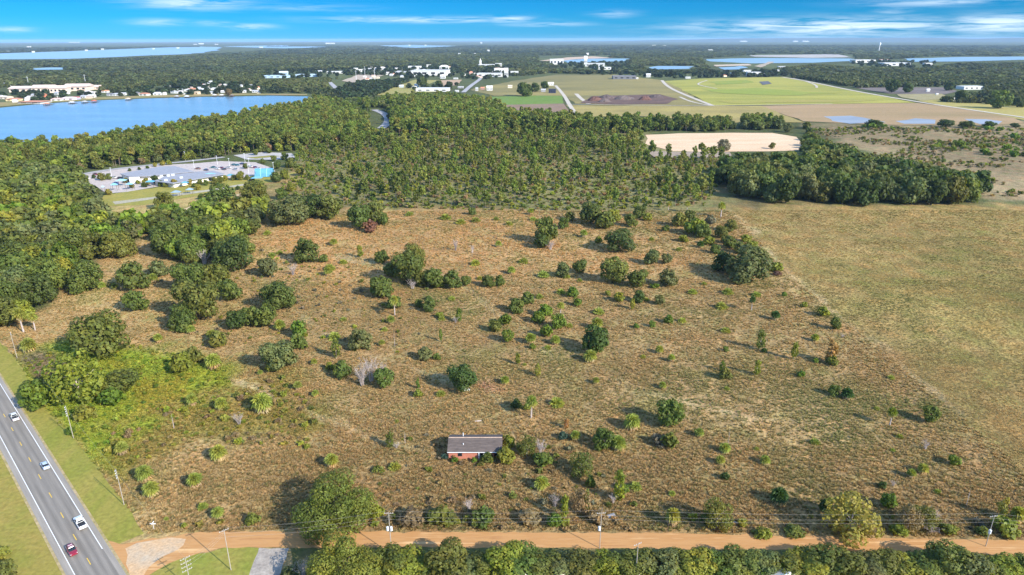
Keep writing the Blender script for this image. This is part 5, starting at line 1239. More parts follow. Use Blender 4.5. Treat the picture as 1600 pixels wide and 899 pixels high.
P_('''
palm 46 549 27 palm; oak 163 553 84 olive .95; palm 115 536 14 palm; tallpalm 37 519 22 palm .9; tallpalm 55 516 18 palm .8; oakmid 213 485 38 green; oak 287 514 46 green; oak 312 499 72 olive 1.05
oakmid 372 514 34 dark; oakmid 392 508 36 olive; palm 248 535 16 palm; palm 271 518 12 palm; palm 299 521 16 palm; palm 332 531 19 palm; shrub 343 541 26 olive 1.1; palm 334 575 28 palm; shrub 285 580 34 lime; shrub 305 566 26 olive 1.1
loose 126 625 78 lime 1.05; oakmid 62 636 52 bright .95; shrub 44 612 20 green; oak 190 612 62 olive .62; shrub 178 632 36 bright .9; shrub 134 654 32 yellow .8; palm 301 633 21 palm; palm 346 639 23 palm; bare 374 664 26 pale .9; snag 272 670 12 tan 2.2
oakmid 416 510 38 green 1.1; oak 436 483 58 green .95; palm 438 516 21 palm; shrub 467 527 24 bright 1.3; shrub 468 545 24 green 1.2; oak 437 576 58 grey .95; shrub 427 581 20 lime 1.1; palm 491 570 12 palm; palm 407 586 10 palm
palmetto 523 529 21 palm; sapling 526 560 15 olive 1.1; oakmid 564 545 39 grey .95; shrub 535 589 27 green 1.1; shrub 515 578 14 lime; bare 566 603 40 pale 1.1; bare 580 596 42 pale 1.15; bare 596 594 34 pale 1.0; oakmid 600 605 33 green 1.1; oak 722 608 50 dark 1.0
palmetto 537 501 12 palm; oakmid 595 464 38 green; tallpalm 617 493 16 palm 1.0; shrub 614 482 22 green; palm 611 505 15 palm; oakmid 671 486 22 green 1.2; shrub 654 480 14 green; sapling 717 503 11 bright .9; palmetto 706 469 13 palm; bare 712 505 16 pale .8
snag 617 542 9 pale 2.9; palm 597 541 12 palm; shrub 664 562 23 grey 1.0; shrub 683 562 12 green; palmetto 689 618 17 palm; shrub 653 620 14 lime; sapling 653 608 7 bright 1.2; palm 466 609 16 palm; palm 493 619 13 palm; palm 411 643 36 palm
oakmid 773 518 22 olive; oakmid 793 534 21 bright 1.1; shrub 790 507 20 bright; palm 789 600 16 palm; palmetto 601 517 12 palm; shrub 688 497 13 lime .8; sapling 689 534 6 bright 1.6
oakmid 807 488 26 green; shrub 825 475 20 green 1.1; palmetto 841 494 14 palm; shrub 852 494 22 bright; shrub 841 504 20 bright; shrub 854 526 19 bright 1.2; oakmid 872 514 26 bright 1.1; tallpalm 876 494 14 palm .8; palm 829 537 20 palm; palm 868 538 18 palm; palmetto 890 511 13 palm
oakmid 930 552 46 dark 1.1; palm 933 514 22 palm; palm 922 565 24 palm; shrub 895 464 18 bright; shrub 902 478 14 bright; shrub 966 471 17 lime; oakmid 998 472 20 dark 1.1; oakmid 1030 476 18 grey; sapling 988 484 9 lime .9; palmetto 935 490 19 palm; palmetto 876 459 16 palm; palmetto 843 466 14 palm
shrub 1045 505 14 bright 1.1; palmetto 1066 503 14 palm; shrub 994 513 9 bright; shrub 1019 511 11 bright; palm 1030 552 15 palm; palm 1049 565 14 palm; palmetto 1005 559 10 palm; palmetto 1082 459 16 palm; palmetto 1137 459 18 palm; palmetto 1182 463 16 palm; palmetto 1127 482 21 palm; tallpalm 1174 486 12 palmd 1.0
palmetto 1134 519 16 palm; sapling 1187 547 15 green 1.0; shrub 1194 551 9 dark; sapling 1128 580 9 bright .9; shrub 1133 592 19 olive 1.1; sapling 1182 587 12 lime 1.0; palmetto 1135 609 11 palm; shrub 1134 549 9 bright; palm 1035 607 14 palm; palm 931 600 13 palm; sapling 840 588 11 lime .9; sapling 809 570 9 lime 1.0; palmetto 820 571 8 palm; palmetto 856 545 12 palm; shrub 832 545 10 bright
oakmid 1046 666 44 green 1.15; palm 987 670 30 palm; palm 1092 682 17 palm; palmetto 870 633 25 palm; tallpalm 830 653 22 palm .85; shrub 806 638 17 dark; sapling 885 670 10 rust .8; shrub 824 640 12 lime
palm 1211 500 17 palmd; shrub 1286 494 18 lime; oakmid 1304 515 17 green 1.5; palm 1273 533 14 palm; sapling 1297 568 20 rust .85; shrub 1298 570 19 olive .9; sapling 1240 562 12 lime 1.1; shrub 1274 567 9 bright; shrub 1251 589 12 bright; oakmid 1303 618 19 green 1.1; palm 1323 623 22 palmd; oakmid 1452 660 26 green 1.25; tallpalm 1390 665 17 lime .9; palmetto 1392 592 12 palm; shrub 1225 463 8 bright; shrub 1255 480 10 lime; bare 1316 528 12 pale .6
palm 192 710 25 palm; palm 227 749 30 palm; palm 238 774 29 palm; palm 306 760 27 palm; palm 343 718 30 palm; palmetto 317 794 19 palm; palm 341 808 22 palm; palmetto 260 812 9 palm; shrub 396 817 23 olive .8; shrub 112 678 14 bright
oakmid 8 912 44 olive; shrub 4 870 26 yellow .7; palm 519 729 25 palm; bigoak 526 821 112 bigo .86; shrub 590 808 22 lime 1.1; sapling 578 812 18 olive .9; bigoak 541 914 104 bigl .98; bare 474 902 38 pale 1.0; shrub 455 905 30 grey .8
shrub 643 816 40 tan .6; shrub 690 815 44 olive .55; shrub 757 820 36 green .9; palm 745 822 20 palm; bare 733 797 26 pale .9; sapling 610 700 14 olive .9; snag 633 694 12 pale 1.8; bare 620 700 18 pale .6; shrub 790 722 28 lime 1.0; shrub 794 702 20 lime 1.4; shrub 711 722 11 bright .9; shrub 741 722 9 bright; shrub 762 722 20 green .9; shrub 694 717 11 teal .9; palmetto 617 732 21 palm
loose 823 712 30 olive 1.1; bare 845 712 34 pale 1.0; shrub 848 726 32 green .7; oakmid 943 700 36 green 1.1; palm 966 702 28 palm; snag 952 690 10 pale 2.2; palm 899 688 19 palm; shrub 880 686 15 teal .9; shrub 1046 700 26 olive 1.2; shrub 1030 695 24 pale .8; palm 846 764 27 palm
loose 908 742 36 olive 1.0; shrub 922 762 15 green 1.6; loose 907 800 32 tan 1.25; sapling 915 802 14 olive 1.4; bare 867 792 26 pale 1.0; shrub 866 820 24 bright .9; sapling 882 812 13 lime 1.6; sapling 967 782 20 lime 1.2; bare 958 786 24 pale .8; palmetto 993 763 22 palm; shrub 976 768 14 bright 1.0
palm 1050 820 27 palm 1.3; loose 1119 824 44 olive 1.15; shrub 1105 820 24 dark 1.1; palm 1132 707 20 palm; palm 1125 725 17 palm; shrub 1133 749 14 dark; palmetto 1050 773 13 palm; palm 1195 725 18 palm; palmetto 1182 703 10 palm; snag 1138 692 9 pale 2.6; shrub 1158 820 16 lime .7; shrub 826 815 34 tan .6; shrub 935 815 30 tan .6; bare 940 806 22 pale .5
palmetto 1273 693 17 palm; palmetto 1406 684 12 palm; palmetto 1395 705 9 palm; oakmid 1490 727 20 bright; palm 1441 739 19 palm; palm 1423 746 17 palm; palm 1216 786 33 palmd; loose 1325 836 78 yellow .82; shrub 1288 797 18 dark 1.2; bare 1293 823 24 pale .9; shrub 1330 815 34 olive .8; oakmid 1387 794 26 bright 1.2; shrub 1378 762 12 dark; snag 1510 790 12 pale 2.6; bare 1395 760 16 pale .8
loose 1417 828 36 tan 1.2; loose 1442 823 40 olive .9; bare 1455 820 34 pale .9; palm 1587 817 26 palm 1.3; shrub 1570 833 36 lime .8; sapling 1562 812 18 yellow 1.0; bare 1445 703 20 pale 1.0; bare 1455 832 40 redbrown .4; shrub 1480 833 24 lime .7; shrub 1405 834 26 lime .7; palmetto 1465 770 12 palm; shrub 1535 835 20 olive .7; shrub 1240 835 30 olive .5; shrub 1190 838 26 lime .5
oak 32 428 62 green; oak 115 408 60 green; oak 186 402 52 olive; oak 137 454 56 green 1.0; oakmid 210 452 50 green; oak 300 455 56 green; oakmid 249 432 30 grey; oakmid 340 452 46 olive; oakmid 360 470 40 green; palm 95 450 22 palm; palm 240 441 17 palm; palm 160 452 14 palm; palm 180 452 12 palm
oak 272 400 58 green 1.1; oakmid 303 386 46 olive; oak 346 340 62 green; oak 367 424 60 dark 1.1; bare 320 414 26 pale 1.1; oakmid 259 328 30 olive 1.1; oakmid 335 390 40 green 1.1; sapling 296 362 16 rust .7; oakmid 300 412 30 olive; oak 398 322 46 olive; shrub 275 360 24 pale .9
oak 452 352 62 grey .9; oak 488 340 46 dark .95; oakmid 516 342 42 olive; oakmid 562 357 36 green 1.2; oakmid 588 350 34 olive 1.2; shrub 580 363 23 redbrown .9; shrub 600 352 15 green 1.4; oakmid 481 410 40 green 1.1; palm 522 384 14 palm; sapling 563 403 10 lime .9; palmetto 425 401 13 palm; palmetto 437 397 12 palm; palmetto 418 367 14 palm; oakmid 419 432 34 grey; palmetto 515 422 20 palm; palmetto 536 412 14 palm; palm 513 431 16 palm; bare 458 430 22 pale 1.0; shrub 505 410 14 green
oakmid 597 412 25 green; oak 636 442 52 green 1.2; oak 648 425 40 olive 1.35; oakmid 680 450 36 green 1.05; oakmid 707 450 30 green 1.1; oakmid 728 446 18 green; oakmid 598 463 36 green .9; shrub 610 432 24 olive; bare 645 452 26 redbrown .7; oakmid 660 448 30 olive
oakmid 763 448 22 green; shrub 781 447 15 green 1.3; palmetto 720 350 17 palm; palmetto 743 347 16 palm; palmetto 775 344 11 palm; palmetto 795 352 13 palm; palmetto 743 414 17 palm; palm 779 386 12 palm; palm 799 428 15 palm; palmetto 696 343 18 palm; palmetto 640 337 14 palm; bare 712 392 18 pale 1.2; bare 738 395 14 pale 1.0; shrub 738 336 13 green
oakmid 852 380 38 green 1.25; oakmid 846 388 26 dark; oakmid 881 357 18 green 1.1; oakmid 923 350 38 green; shrub 945 357 30 olive; palm 912 371 14 palm; oakmid 985 354 22 green 1.1; palm 987 355 14 palm; oak 968 393 50 dark .8; oak 957 442 46 olive 1.1; bare 965 440 30 redbrown .7; oakmid 996 449 33 green; oakmid 1043 447 31 grey; oakmid 1018 413 25 grey 1.1; oakmid 1041 412 18 grey; oakmid 879 433 23 grey 1.2; oakmid 906 427 25 green 1.0; palmetto 849 433 20 palm; palmetto 818 411 17 palm; bare 860 390 26 pale .6; palmetto 884 434 14 palm; shrub 1023 450 14 bright .6
shrub 1062 354 24 olive; shrub 1085 366 32 lime .9; oakmid 1097 372 26 green; shrub 1110 350 16 pale; tallpalm 1126 340 15 palm .8; palm 1094 387 13 palmd; tallpalm 1073 332 11 palm .8; tallpalm 1044 330 9 palm .8; oakmid 1117 396 17 green; oakmid 1141 362 22 olive; shrub 1140 388 22 green; shrub 1157 396 20 olive; shrub 1176 392 19 lime .9; shrub 1134 380 16 olive; oakmid 1098 365 20 grey; shrub 1190 398 14 yellow .6; shrub 1165 378 18 lime .7; oak 1168 438 74 grey .85; oakmid 1130 424 36 dark; shrub 1211 424 20 lime .8; shrub 1215 430 14 redbrown .5; shrub 1078 345 18 green; shrub 1108 382 18 lime .8; oakmid 1126 372 22 olive; shrub 1068 378 15 lime .8; shrub 1012 345 14 lime; shrub 935 380 12 lime
oakmid 1000 340 22 green; shrub 960 345 20 lime; shrub 890 345 16 olive; palmetto 833 345 13 palm; palm 829 336 12 palm; shrub 1040 362 12 green; palmetto 1018 376 11 palm; palmetto 1060 392 11 palm; palmetto 750 437 12 palm; palmetto 690 500 12 palm; shrub 670 470 9 bright; palmetto 906 440 10 palm; palmetto 1100 445 10 palm; palmetto 1010 470 11 palm; shrub 950 462 9 lime; palmetto 1370 640 10 palm; shrub 480 700 10 lime .8; palmetto 620 660 9 palm
''')
LM = [('the brick house', 742, 702), ('the giant oak', 527, 790), ('the vine draped tree', 126, 590), ('the big highway oak', 163, 525), ('the lone round oak', 722, 585), ('the sandy patch oak', 930, 530), ('the leafless thicket', 580, 582),
      ('the willowy oak', 1168, 415), ('the white snag', 617, 530), ('the yellow tree', 1325, 800), ('the mid field clump', 660, 425), ('the red brown bush', 580, 352), ('the rust sapling', 1297, 552), ('the twin transformer pole', 610, 842),
      ('the middle pole', 937, 840), ('the two palm oak', 1046, 645), ('the leaning palm', 1390, 655), ('the school', 285, 275), ('the sand pit', 1130, 222), ('the paved apron', 245, 860), ('the column oaks', 853, 362), ('the greyish oak', 452, 330), ('the oak pair', 287, 495)]
ADJ = dict(dark='dark green', green='green', olive='olive green', grey='grey green', bright='bright green', lime='lime green', yellow='yellow', rust='rust coloured', redbrown='reddish brown', tan='tan', teal='bluish', palm='bright', palmd='dark', pale='pale', bigo='olive', bigl='yellowish')
NOUN = {'oak': 'dense {} oak', 'oakmid': 'smaller {} oak', 'bigoak': 'giant spreading {} oak', 'shrub': '{} shrub', 'loose': 'straggly {} tree', 'sapling': 'thin {} sapling', 'palm': '{} cabbage palm', 'tallpalm': 'tall stemmed {} palm', 'palmetto': 'low {} palmetto', 'bare': '{} leafless bush', 'snag': '{} dead snag'}
ORD = ['', 'second', 'third', 'fourth', 'fifth', 'sixth', 'seventh', 'eighth', 'ninth', 'tenth', 'eleventh', 'twelfth']
OWN = {(526, 821): 'giant olive green oak spreading beside the dirt road', (126, 625): 'vine draped lime green tree beside the highway verge', (163, 553): 'big solitary olive oak near the highway bend', (722, 608): 'lone round dark oak in mid field beside a white board', (930, 552): 'dark oak beside patches of bare sand',
       (1168, 438): 'willowy grey green oak bulging over the mown field edge', (617, 542): 'bare white snag standing alone in the grass', (1325, 836): 'big yellow straggly tree by the dirt road', (580, 363): 'red brown withered bush under two oaks', (1297, 568): 'rust topped sapling in the open field', (541, 914): 'giant yellowish oak overhanging the dirt road by the driveway',
       (1046, 666): 'tall green oak between two palms below the bare sand', (1390, 665): 'leaning mop headed palm out in the open field'}
groups = {}
for it in PL:
    k, x, y, wp, c, hs = it
    cy = y - wp * .35
    best = min(LM, key=lambda l: math.hypot(x - l[1], (cy - l[2]) * 1.4) if math.hypot(x - l[1], cy - l[2]) > 14 else 1e6)
    dx, dy = x - best[1], cy - best[2]
    if abs(dx) > abs(dy) * 1.2: rel = 'mown field side of' if dx > 0 else 'highway side of'
    else: rel = 'dirt road side of' if dy > 0 else 'pine wood side of'
    groups.setdefault((k, c, rel, best[0]), []).append((math.hypot(dx, dy), it))
for (k, c, rel, lm), its in groups.items():
    its.sort(key=lambda a: a[0])
    for i, (d_, (k, x, y, wp, c, hs)) in enumerate(its):
        key = (int(x), int(y))
        lab = OWN.get(key)
        if lab is None:
            lab = NOUN[k].format(ADJ[c]) + ' ' + rel + ' ' + lm
            if len(its) > 1: lab = ('closest ' if i == 0 else (ORD[i] if i < len(ORD) else f'{i + 1}th') + ' ') + lab
        sc = ppm(x, y); col = jitter(COL[c], RNG, .13)
        wm = wp / sc * (1.15 if k in ('palm', 'palmetto') else 1.1 if k == 'shrub' else 1.04)
        hm = hs * {'sapling': 1.5, 'tallpalm': 1.45}.get(k, 1.0)
        plant(k, tuple(G(x, y)), wm, hm, col, lab, None)

# ------------------------------------------------------------------ trees along the dirt road
HT = [(608, 62), (640, 60), (668, 50), (700, 62), (728, 60), (760, 56), (792, 58), (822, 60), (850, 64), (886, 58), (912, 62), (945, 54), (972, 52), (1000, 60), (1030, 64), (1062, 58), (1092, 60), (1122, 60), (1156, 62), (1190, 58), (1222, 62), (1254, 62), (1288, 62), (1322, 60), (1352, 60), (1384, 66), (1416, 58), (1446, 60), (1478, 72), (1512, 66), (1544, 60), (1576, 52), (1602, 46)]
CARD = 'first second third fourth fifth sixth seventh eighth ninth tenth eleventh twelfth thirteenth fourteenth fifteenth sixteenth seventeenth eighteenth nineteenth twentieth twenty-first twenty-second twenty-third twenty-fourth twenty-fifth twenty-sixth twenty-seventh twenty-eighth twenty-ninth thirtieth thirty-first thirty-second thirty-third'.split()
for i, (x, wp) in enumerate(HT):
    y = 894 + (x > 1300) * 3 + RNG.uniform(-3, 3); top = 1.0 + (.12 if x in (850, 1030, 1478) else 0)
    plant('oak', tuple(G(x, y)), wp / ppm(x, y) * RNG.uniform(1.0, 1.3), .60 * top * RNG.uniform(.75, 1.25), jitter(COL[('olive', 'lime', 'green', 'olive', 'grey')[i % 5]], RNG), f'{CARD[i]} tree along the dirt road hedge counting from the driveway', 'hedge trees along the dirt road')
for i, x in enumerate(range(616, 1600, 44)):
    plant('shrub', tuple(G(x, 900 + RNG.uniform(-2, 2))), 30 / ppm(x, 900), .9, jitter(COL['bright'], RNG), f'{CARD[i]} bright shrub at the hedge foot counting from the driveway', 'shrubs at the foot of the hedge')

# ------------------------------------------------------------------ woods
frng = np.random.default_rng(21)
OAKWOOD = [(-120, 300), (0, 262), (60, 270), (110, 282), (150, 300), (165, 330), (230, 330), (225, 372), (205, 385), (150, 405), (120, 430), (90, 448), (88, 480), (40, 505), (0, 512), (-140, 560)]
OAKWOOD2 = [(240, 345), (330, 325), (420, 330), (400, 350), (380, 400), (345, 425), (270, 405), (240, 370)]
HAMMOCK = [(1160, 312), (1190, 318), (1240, 321), (1330, 321), (1430, 321), (1525, 319), (1535, 300), (1470, 290), (1410, 280), (1340, 262), (1290, 246), (1200, 243), (1130, 255), (1120, 290)]
LAKEWOOD = [(-120, 262), (0, 241), (105, 238), (205, 223), (290, 206), (330, 198), (375, 191), (425, 182), (470, 174), (500, 162), (545, 172), (575, 196), (560, 215), (470, 236), (370, 240), (345, 246), (300, 250), (230, 256), (148, 266), (108, 274), (90, 268), (0, 264)]
PINEWOOD = [(560, 168), (620, 160), (700, 158), (768, 168), (800, 186), (900, 194), (1000, 203), (1000, 210), (880, 208), (760, 204), (660, 212), (540, 222), (480, 236), (470, 232), (575, 205), (606, 200)]
PINESTAND = [(440, 300), (445, 262), (470, 240), (540, 223), (660, 213), (760, 205), (880, 209), (1000, 211), (1010, 246), (1130, 246), (1150, 262), (1120, 295), (1100, 322), (1000, 328), (820, 330), (600, 327), (520, 320), (470, 318)]
ROW = [(945, 200), (960, 206), (1140, 206), (1145, 198), (1110, 196), (950, 196)]
ROW2 = [(1157, 196), (1185, 192), (1220, 196), (1222, 202), (1190, 204), (1160, 202)]
CLEAR = [LAKE, SCHOOL_LOT, [(160, 300), (330, 280), (440, 268), (470, 270), (400, 300), (300, 312), (230, 324), (150, 322)], [(366, 240), (460, 238), (466, 250), (380, 254)]]


def drop_hidden(P, hgt, polys):
    keep = np.ones(len(P), bool); q0 = project(P)[0]; q1 = project(P + np.array([0, 0, 1.0]) * np.asarray(hgt)[:, None])[0]; qm = (q0 + q1) / 2
    for po in polys:
        for q in (q0, qm, q1): keep &= ~inside(po, q)
    return keep


def forest(polys, spacing, wrange, hfac, pal, clear, jit=.48):
    P = np.concatenate([jgrid(po, spacing, frng, jit) for po in polys]); wd = frng.uniform(*wrange, len(P)); h = wd * hfac
    k = drop_hidden(P, h, clear); P, wd = P[k], wd[k]
    ci = frng.choice(len(pal), len(P)); tint = np.array([COL[c] for c in pal])[ci] * frng.uniform(.78, 1.25, (len(P), 1)) * frng.uniform(.93, 1.07, (len(P), 3))
    return P, wd, tint


def individuals(kind, P, wd, tint, take, hs, labels, group):
    """The nearest `take` become trees of their own; the rest are returned."""
    o = np.argsort(np.linalg.norm(P, axis=1)); a, r = o[:take], o[take:]
    for i in a: plant(kind, tuple(P[i]), wd[i], hs * frng.uniform(.85, 1.2), tuple(tint[i]), labels, group, variant=int(frng.integers(0, 3)), rng=frng)
    return P[r], wd[r], tint[r]


P, wd, ti = forest([OAKWOOD, OAKWOOD2], 11.5, (12, 20), .85, ['green', 'olive', 'olive', 'lime', 'grey', 'bright', 'green'], CLEAR[1:])
near = np.linalg.norm(P, axis=1) < 420
individuals('oak', P[near], wd[near], ti[near], 70, 1.0, 'rounded oak packed into the oak wood beside the highway', 'oaks in the wood beside the highway')
P, wd, ti = individuals('oakmid', P[~near], wd[~near], ti[~near], 60, 1.0, 'rounded oak packed into the back of the oak wood', 'oaks in the back of the oak wood')
rest = [(P, np.stack([wd, wd, wd], -1), ti)]
P, wd, ti = forest([HAMMOCK], 13, (14, 22), .95, ['green', 'dark', 'dark', 'olive', 'grey'], [[(1000, 205), (1264, 208), (1264, 236), (1010, 238)]])
P, wd, ti = individuals('oakmid', P, wd, ti, 70, 1.12, 'tall dark oak in the hammock edging the mown field', 'oaks in the hammock behind the mown field')
rest.append((P, np.stack([wd, wd, wd * 1.1], -1), ti))
PINES = ['pine', 'pine', 'pineolive', 'green']
P, wd, ti = forest([PINESTAND], 10.0, (10, 15.5), 1.0, PINES, CLEAR)
# thin it out in clumps
den = vnoise(P[:, 0] / 38, P[:, 1] / 38); keep = frng.random(len(P)) < np.clip(den * 1.0 - .2, .06, .55) * np.where(np.linalg.norm(P, axis=1) > 760, 1.5, 1.0); P, wd, ti = P[keep], wd[keep], ti[keep]
P, wd, ti = individuals('pine', P, wd * frng.uniform(.7, 1.15, len(wd)), ti, 290, 1.25, 'slim green topped pine in the open stand beyond the dry field', 'pines in the open stand')
pine_rest = [(P, wd, ti)]
P, wd, ti = forest([PINEWOOD], 7.6, (13, 18), 1.0, PINES, [[(575, 165), (610, 165), (612, 196), (590, 205), (575, 190)]])
pine_rest.append((P, wd, ti))
P, wd, ti = forest([LAKEWOOD], 8.2, (13, 18), 1.0, PINES + ['olive', 'olive'], CLEAR[1:])
pine_rest.append((P, wd, ti))
P, wd, ti = forest([ROW, ROW2], 10, (12, 17), 1.0, ['pine', 'green', 'olive'], [])
pine_rest.append((P, wd, ti))
P = np.concatenate([a[0] for a in pine_rest]); wd = np.concatenate([a[1] for a in pine_rest]); ti = np.concatenate([a[2] for a in pine_rest])
scatter('pine_forest', 'dense pine forest between the lake, the school and the far fields', 'forest', P, np.stack([wd * 1.1, wd * frng.uniform(.9, 1.25, len(wd)), wd * frng.uniform(.8, 1.35, len(wd))], -1), ti, LOWPINE)
# broadleaved trees among and below the pines
P, wd, ti = forest([LAKEWOOD, PINEWOOD], 10.5, (7, 12), .8, ['green', 'olive', 'dark', 'grey', 'tan', 'olive', 'lime'], CLEAR[1:] + [[(575, 165), (610, 165), (612, 196), (590, 205), (575, 190)]])
rest.append((P, np.stack([wd, wd, wd], -1), ti))
P, wd, ti = forest([ROW, ROW2, [(520, 160), (640, 160), (600, 182), (570, 190), (540, 178)], [(610, 168), (660, 176), (700, 192), (640, 200), (606, 186)]], 12, (10, 16), .8, ['grey', 'dark', 'green'], [[(575, 168), (606, 170), (610, 194), (590, 205), (578, 190)]])
rest.append((P, np.stack([wd, wd, wd], -1), ti))
P, wd, ti = forest([[(1260, 200), (1290, 240), (1340, 258), (1300, 246), (1250, 240)]], 13, (7, 13), .8, ['green', 'olive', 'dark'], [])
rest.append((P, np.stack([wd, wd, wd], -1), ti))
P = np.concatenate([a[0] for a in rest]); sc = np.concatenate([a[1] for a in rest]); ti = np.concatenate([a[2] for a in rest])
scatter('broadleaf_forest', 'mixed broadleaved trees filling the woods among the pines', 'forest', P, sc, ti, LOWTREE)
# undergrowth of the pine stand, the scrub beyond the hammock, the weeds by the highway
SCRUB = [(1262, 200), (1700, 199), (1720, 312), (1545, 308), (1470, 280), (1390, 262), (1300, 232)]
und = []
P, wd, ti = forest([PINESTAND], 5.2, (1.4, 4.6), .6, ['olive', 'green', 'lime', 'tan', 'lime', 'pineolive', 'pine'], CLEAR); und.append((P, wd, ti))
P, wd, ti = forest([SCRUB], 6.0, (1.4, 5.0), .5, ['olive', 'green', 'tan', 'olive', 'pale', 'lime'], []); k = vnoise(P[:, 0] / 30, P[:, 1] / 30) + .25 * frng.random(len(P)) > .58; P, wd, ti = P[k], wd[k], ti[k]; und.append((P, wd, ti))
P, wd, ti = forest([[(1330, 198), (1700, 205), (1720, 270), (1600, 262), (1440, 228)]], 16, (5, 12), .4, ['bright', 'lime', 'bright', 'green'], []); k = vnoise(P[:, 0] / 60, P[:, 1] / 40) > .45; und.append((P[k], wd[k], ti[k]))
P, wd, ti = forest([[(30, 562), (110, 545), (200, 540), (300, 560), (372, 585), (340, 625), (250, 672), (150, 706), (118, 690), (62, 630)]], 3.0, (.8, 2.0), .5, ['lime', 'yellow', 'lime', 'bright'], []); und.append((P, wd, ti))
P, wd, ti = forest([[(150, 690), (260, 640), (450, 590), (505, 640), (480, 700), (300, 690), (190, 735)]], 3.4, (1.0, 2.8), .6, ['olive', 'yellow', 'tan', 'lime', 'yellow'], []); und.append((P, wd, ti))
P, wd, ti = forest([[(225, 832), (420, 826), (800, 827), (1200, 832), (1640, 839), (1640, 815), (1200, 805), (600, 810), (300, 818)]], 4.2, (1.0, 2.6), .45, ['tan', 'tan', 'lime', 'pale', 'yellow'], []); und.append((P, wd, ti))
P, wd, ti = forest([[(600, 680), (900, 690), (1000, 800), (560, 815)]], 5.0, (1.0, 2.6), .5, ['tan', 'olive', 'pale'], []); und.append((P, wd, ti))
P, wd, ti = forest([[(230, 420), (400, 380), (700, 460), (640, 560), (300, 540)]], 7.0, (.8, 2.4), .5, ['olive', 'lime', 'pale', 'tan'], []); und.append((P, wd, ti))
P = np.concatenate([a[0] for a in und]); wd = np.concatenate([a[1] for a in und]); ti = np.concatenate([a[2] for a in und])
scatter('undergrowth', 'low mixed scrub, weeds and brush over the field and under the pines', 'scrub', P, np.stack([wd, wd, wd * frng.uniform(.7, 1.2, len(wd))], -1), ti, UNDER + PALMLET)

# far woods out to the horizon
OPEN = [[(-200, 84), (0, 83.5), (230, 75), (345, 73), (520, 73), (440, 77), (300, 86), (110, 93.5), (-200, 97)], [(570, 70), (730, 71), (650, 75.5)], [(45, 105), (105, 105), (100, 110), (50, 110)],
        [(-150, 185), (-100, 148), (20, 135), (155, 132), (160, 145), (300, 128), (360, 128), (405, 138), (440, 144), (503, 149), (503, 160), (300, 205), (0, 240)],
        [(410, 112), (620, 106), (640, 104), (720, 104), (724, 120), (640, 123), (560, 150), (520, 150), (510, 130), (545, 120), (410, 124)], [(680, 122), (800, 102), (800, 120), (870, 115), (1040, 116), (1230, 112), (1240, 122), (1340, 138), (1490, 136), (1500, 146), (1440, 158), (1760, 176), (1760, 330), (0, 600), (500, 170), (560, 150), (650, 125)],
        [(860, 90), (985, 91), (985, 98), (955, 112), (880, 106), (860, 100)], [(1005, 103), (1090, 103), (1078, 109), (1005, 109)], [(1095, 92), (1200, 84), (1335, 86), (1340, 97), (1460, 88), (1760, 87), (1760, 97), (1500, 98), (1445, 106), (1330, 104), (1270, 100), (1180, 110), (1110, 110)], [(1498, 132), (1540, 132), (1540, 143), (1498, 143)], [(840, 87), (960, 86), (930, 91), (840, 96)]]
fP = []; fS = []; fT = []
for (ra, rb, sp, w0, w1, hf) in ((880, 2600, 13.5, 9, 17, .85), (2600, 6000, 27, 20, 36, .42), (6000, 14000, 85, 60, 110, .14)):
    k = int((rb * rb - ra * ra) * 1.36 / 2 / sp ** 2); r = np.sqrt(frng.uniform(ra * ra, rb * rb, k)); th = frng.uniform(-.68, .68, k); Pq = np.stack([r * np.sin(th), r * np.cos(th), np.zeros(k)], -1)
    wd = frng.uniform(w0, w1, k); kp = drop_hidden(Pq, wd * hf * .75, OPEN)
    den = vnoise(Pq[:, 0] / (sp * 12), Pq[:, 1] / (sp * 12)); kp &= frng.random(k) < np.clip(den * 2.2, .35, 1); Pq, wd, den = Pq[kp], wd[kp], den[kp]
    tone = vnoise(Pq[:, 0] / (sp * 22) + 5, Pq[:, 1] / (sp * 16) + 3)[:, None]
    c = np.array([.078, .100, .036]) * (1 - tone) + np.array([.135, .152, .048]) * tone
    fP.append(Pq); fS.append(np.stack([wd, wd, wd * hf], -1)); fT.append(c * frng.uniform(.7, 1.3, (len(Pq), 1)) * frng.uniform(.93, 1.07, (len(Pq), 3)))
# shade trees between the lakeside houses and in the town
for po, sp, w0, w1 in (([(0, 152), (20, 148), (160, 146), (200, 144), (300, 128), (400, 134), (500, 146), (380, 147), (240, 150), (140, 153), (60, 160)], 22, 9, 19), ([(410, 112), (620, 106), (720, 104), (724, 120), (640, 123), (560, 118), (410, 126)], 34, 10, 20), ([(720, 122), (745, 106), (800, 102), (800, 122), (740, 126)], 34, 10, 20), ([(620, 139), (720, 133), (716, 139), (640, 142)], 30, 10, 18), ([(880, 116), (1000, 113), (1230, 113), (1230, 121), (1040, 123), (960, 118)], 30, 11, 20), ([(860, 100), (985, 98), (985, 112), (880, 108)], 45, 12, 22), ([(500, 150), (560, 130), (640, 128), (600, 146), (560, 160), (510, 162)], 15, 11, 18), ([(1480, 150), (1760, 168), (1760, 176), (1560, 163)], 26, 12, 22), ([(1330, 98), (1460, 97), (1460, 107), (1330, 105)], 50, 12, 22)):
    Pq = jgrid(po, sp, frng); q = project(Pq + [0, 0, 4])[0]
    wd = frng.uniform(w0, w1, len(Pq)); kp = frng.random(len(Pq)) < (.42 if po[0] == (0, 152) else .6); Pq, wd = Pq[kp], wd[kp]
    fP.append(Pq); fS.append(np.stack([wd, wd, wd * .8], -1)); fT.append(np.array([.042, .064, .026]) * frng.uniform(.65, 1.35, (len(Pq), 1)) * frng.uniform(.9, 1.1, (len(Pq), 3)))
scatter('far_woods', 'dark green woods rolling away to the horizon', 'woods', np.concatenate(fP), np.concatenate(fS), np.concatenate(fT), FARTREE)
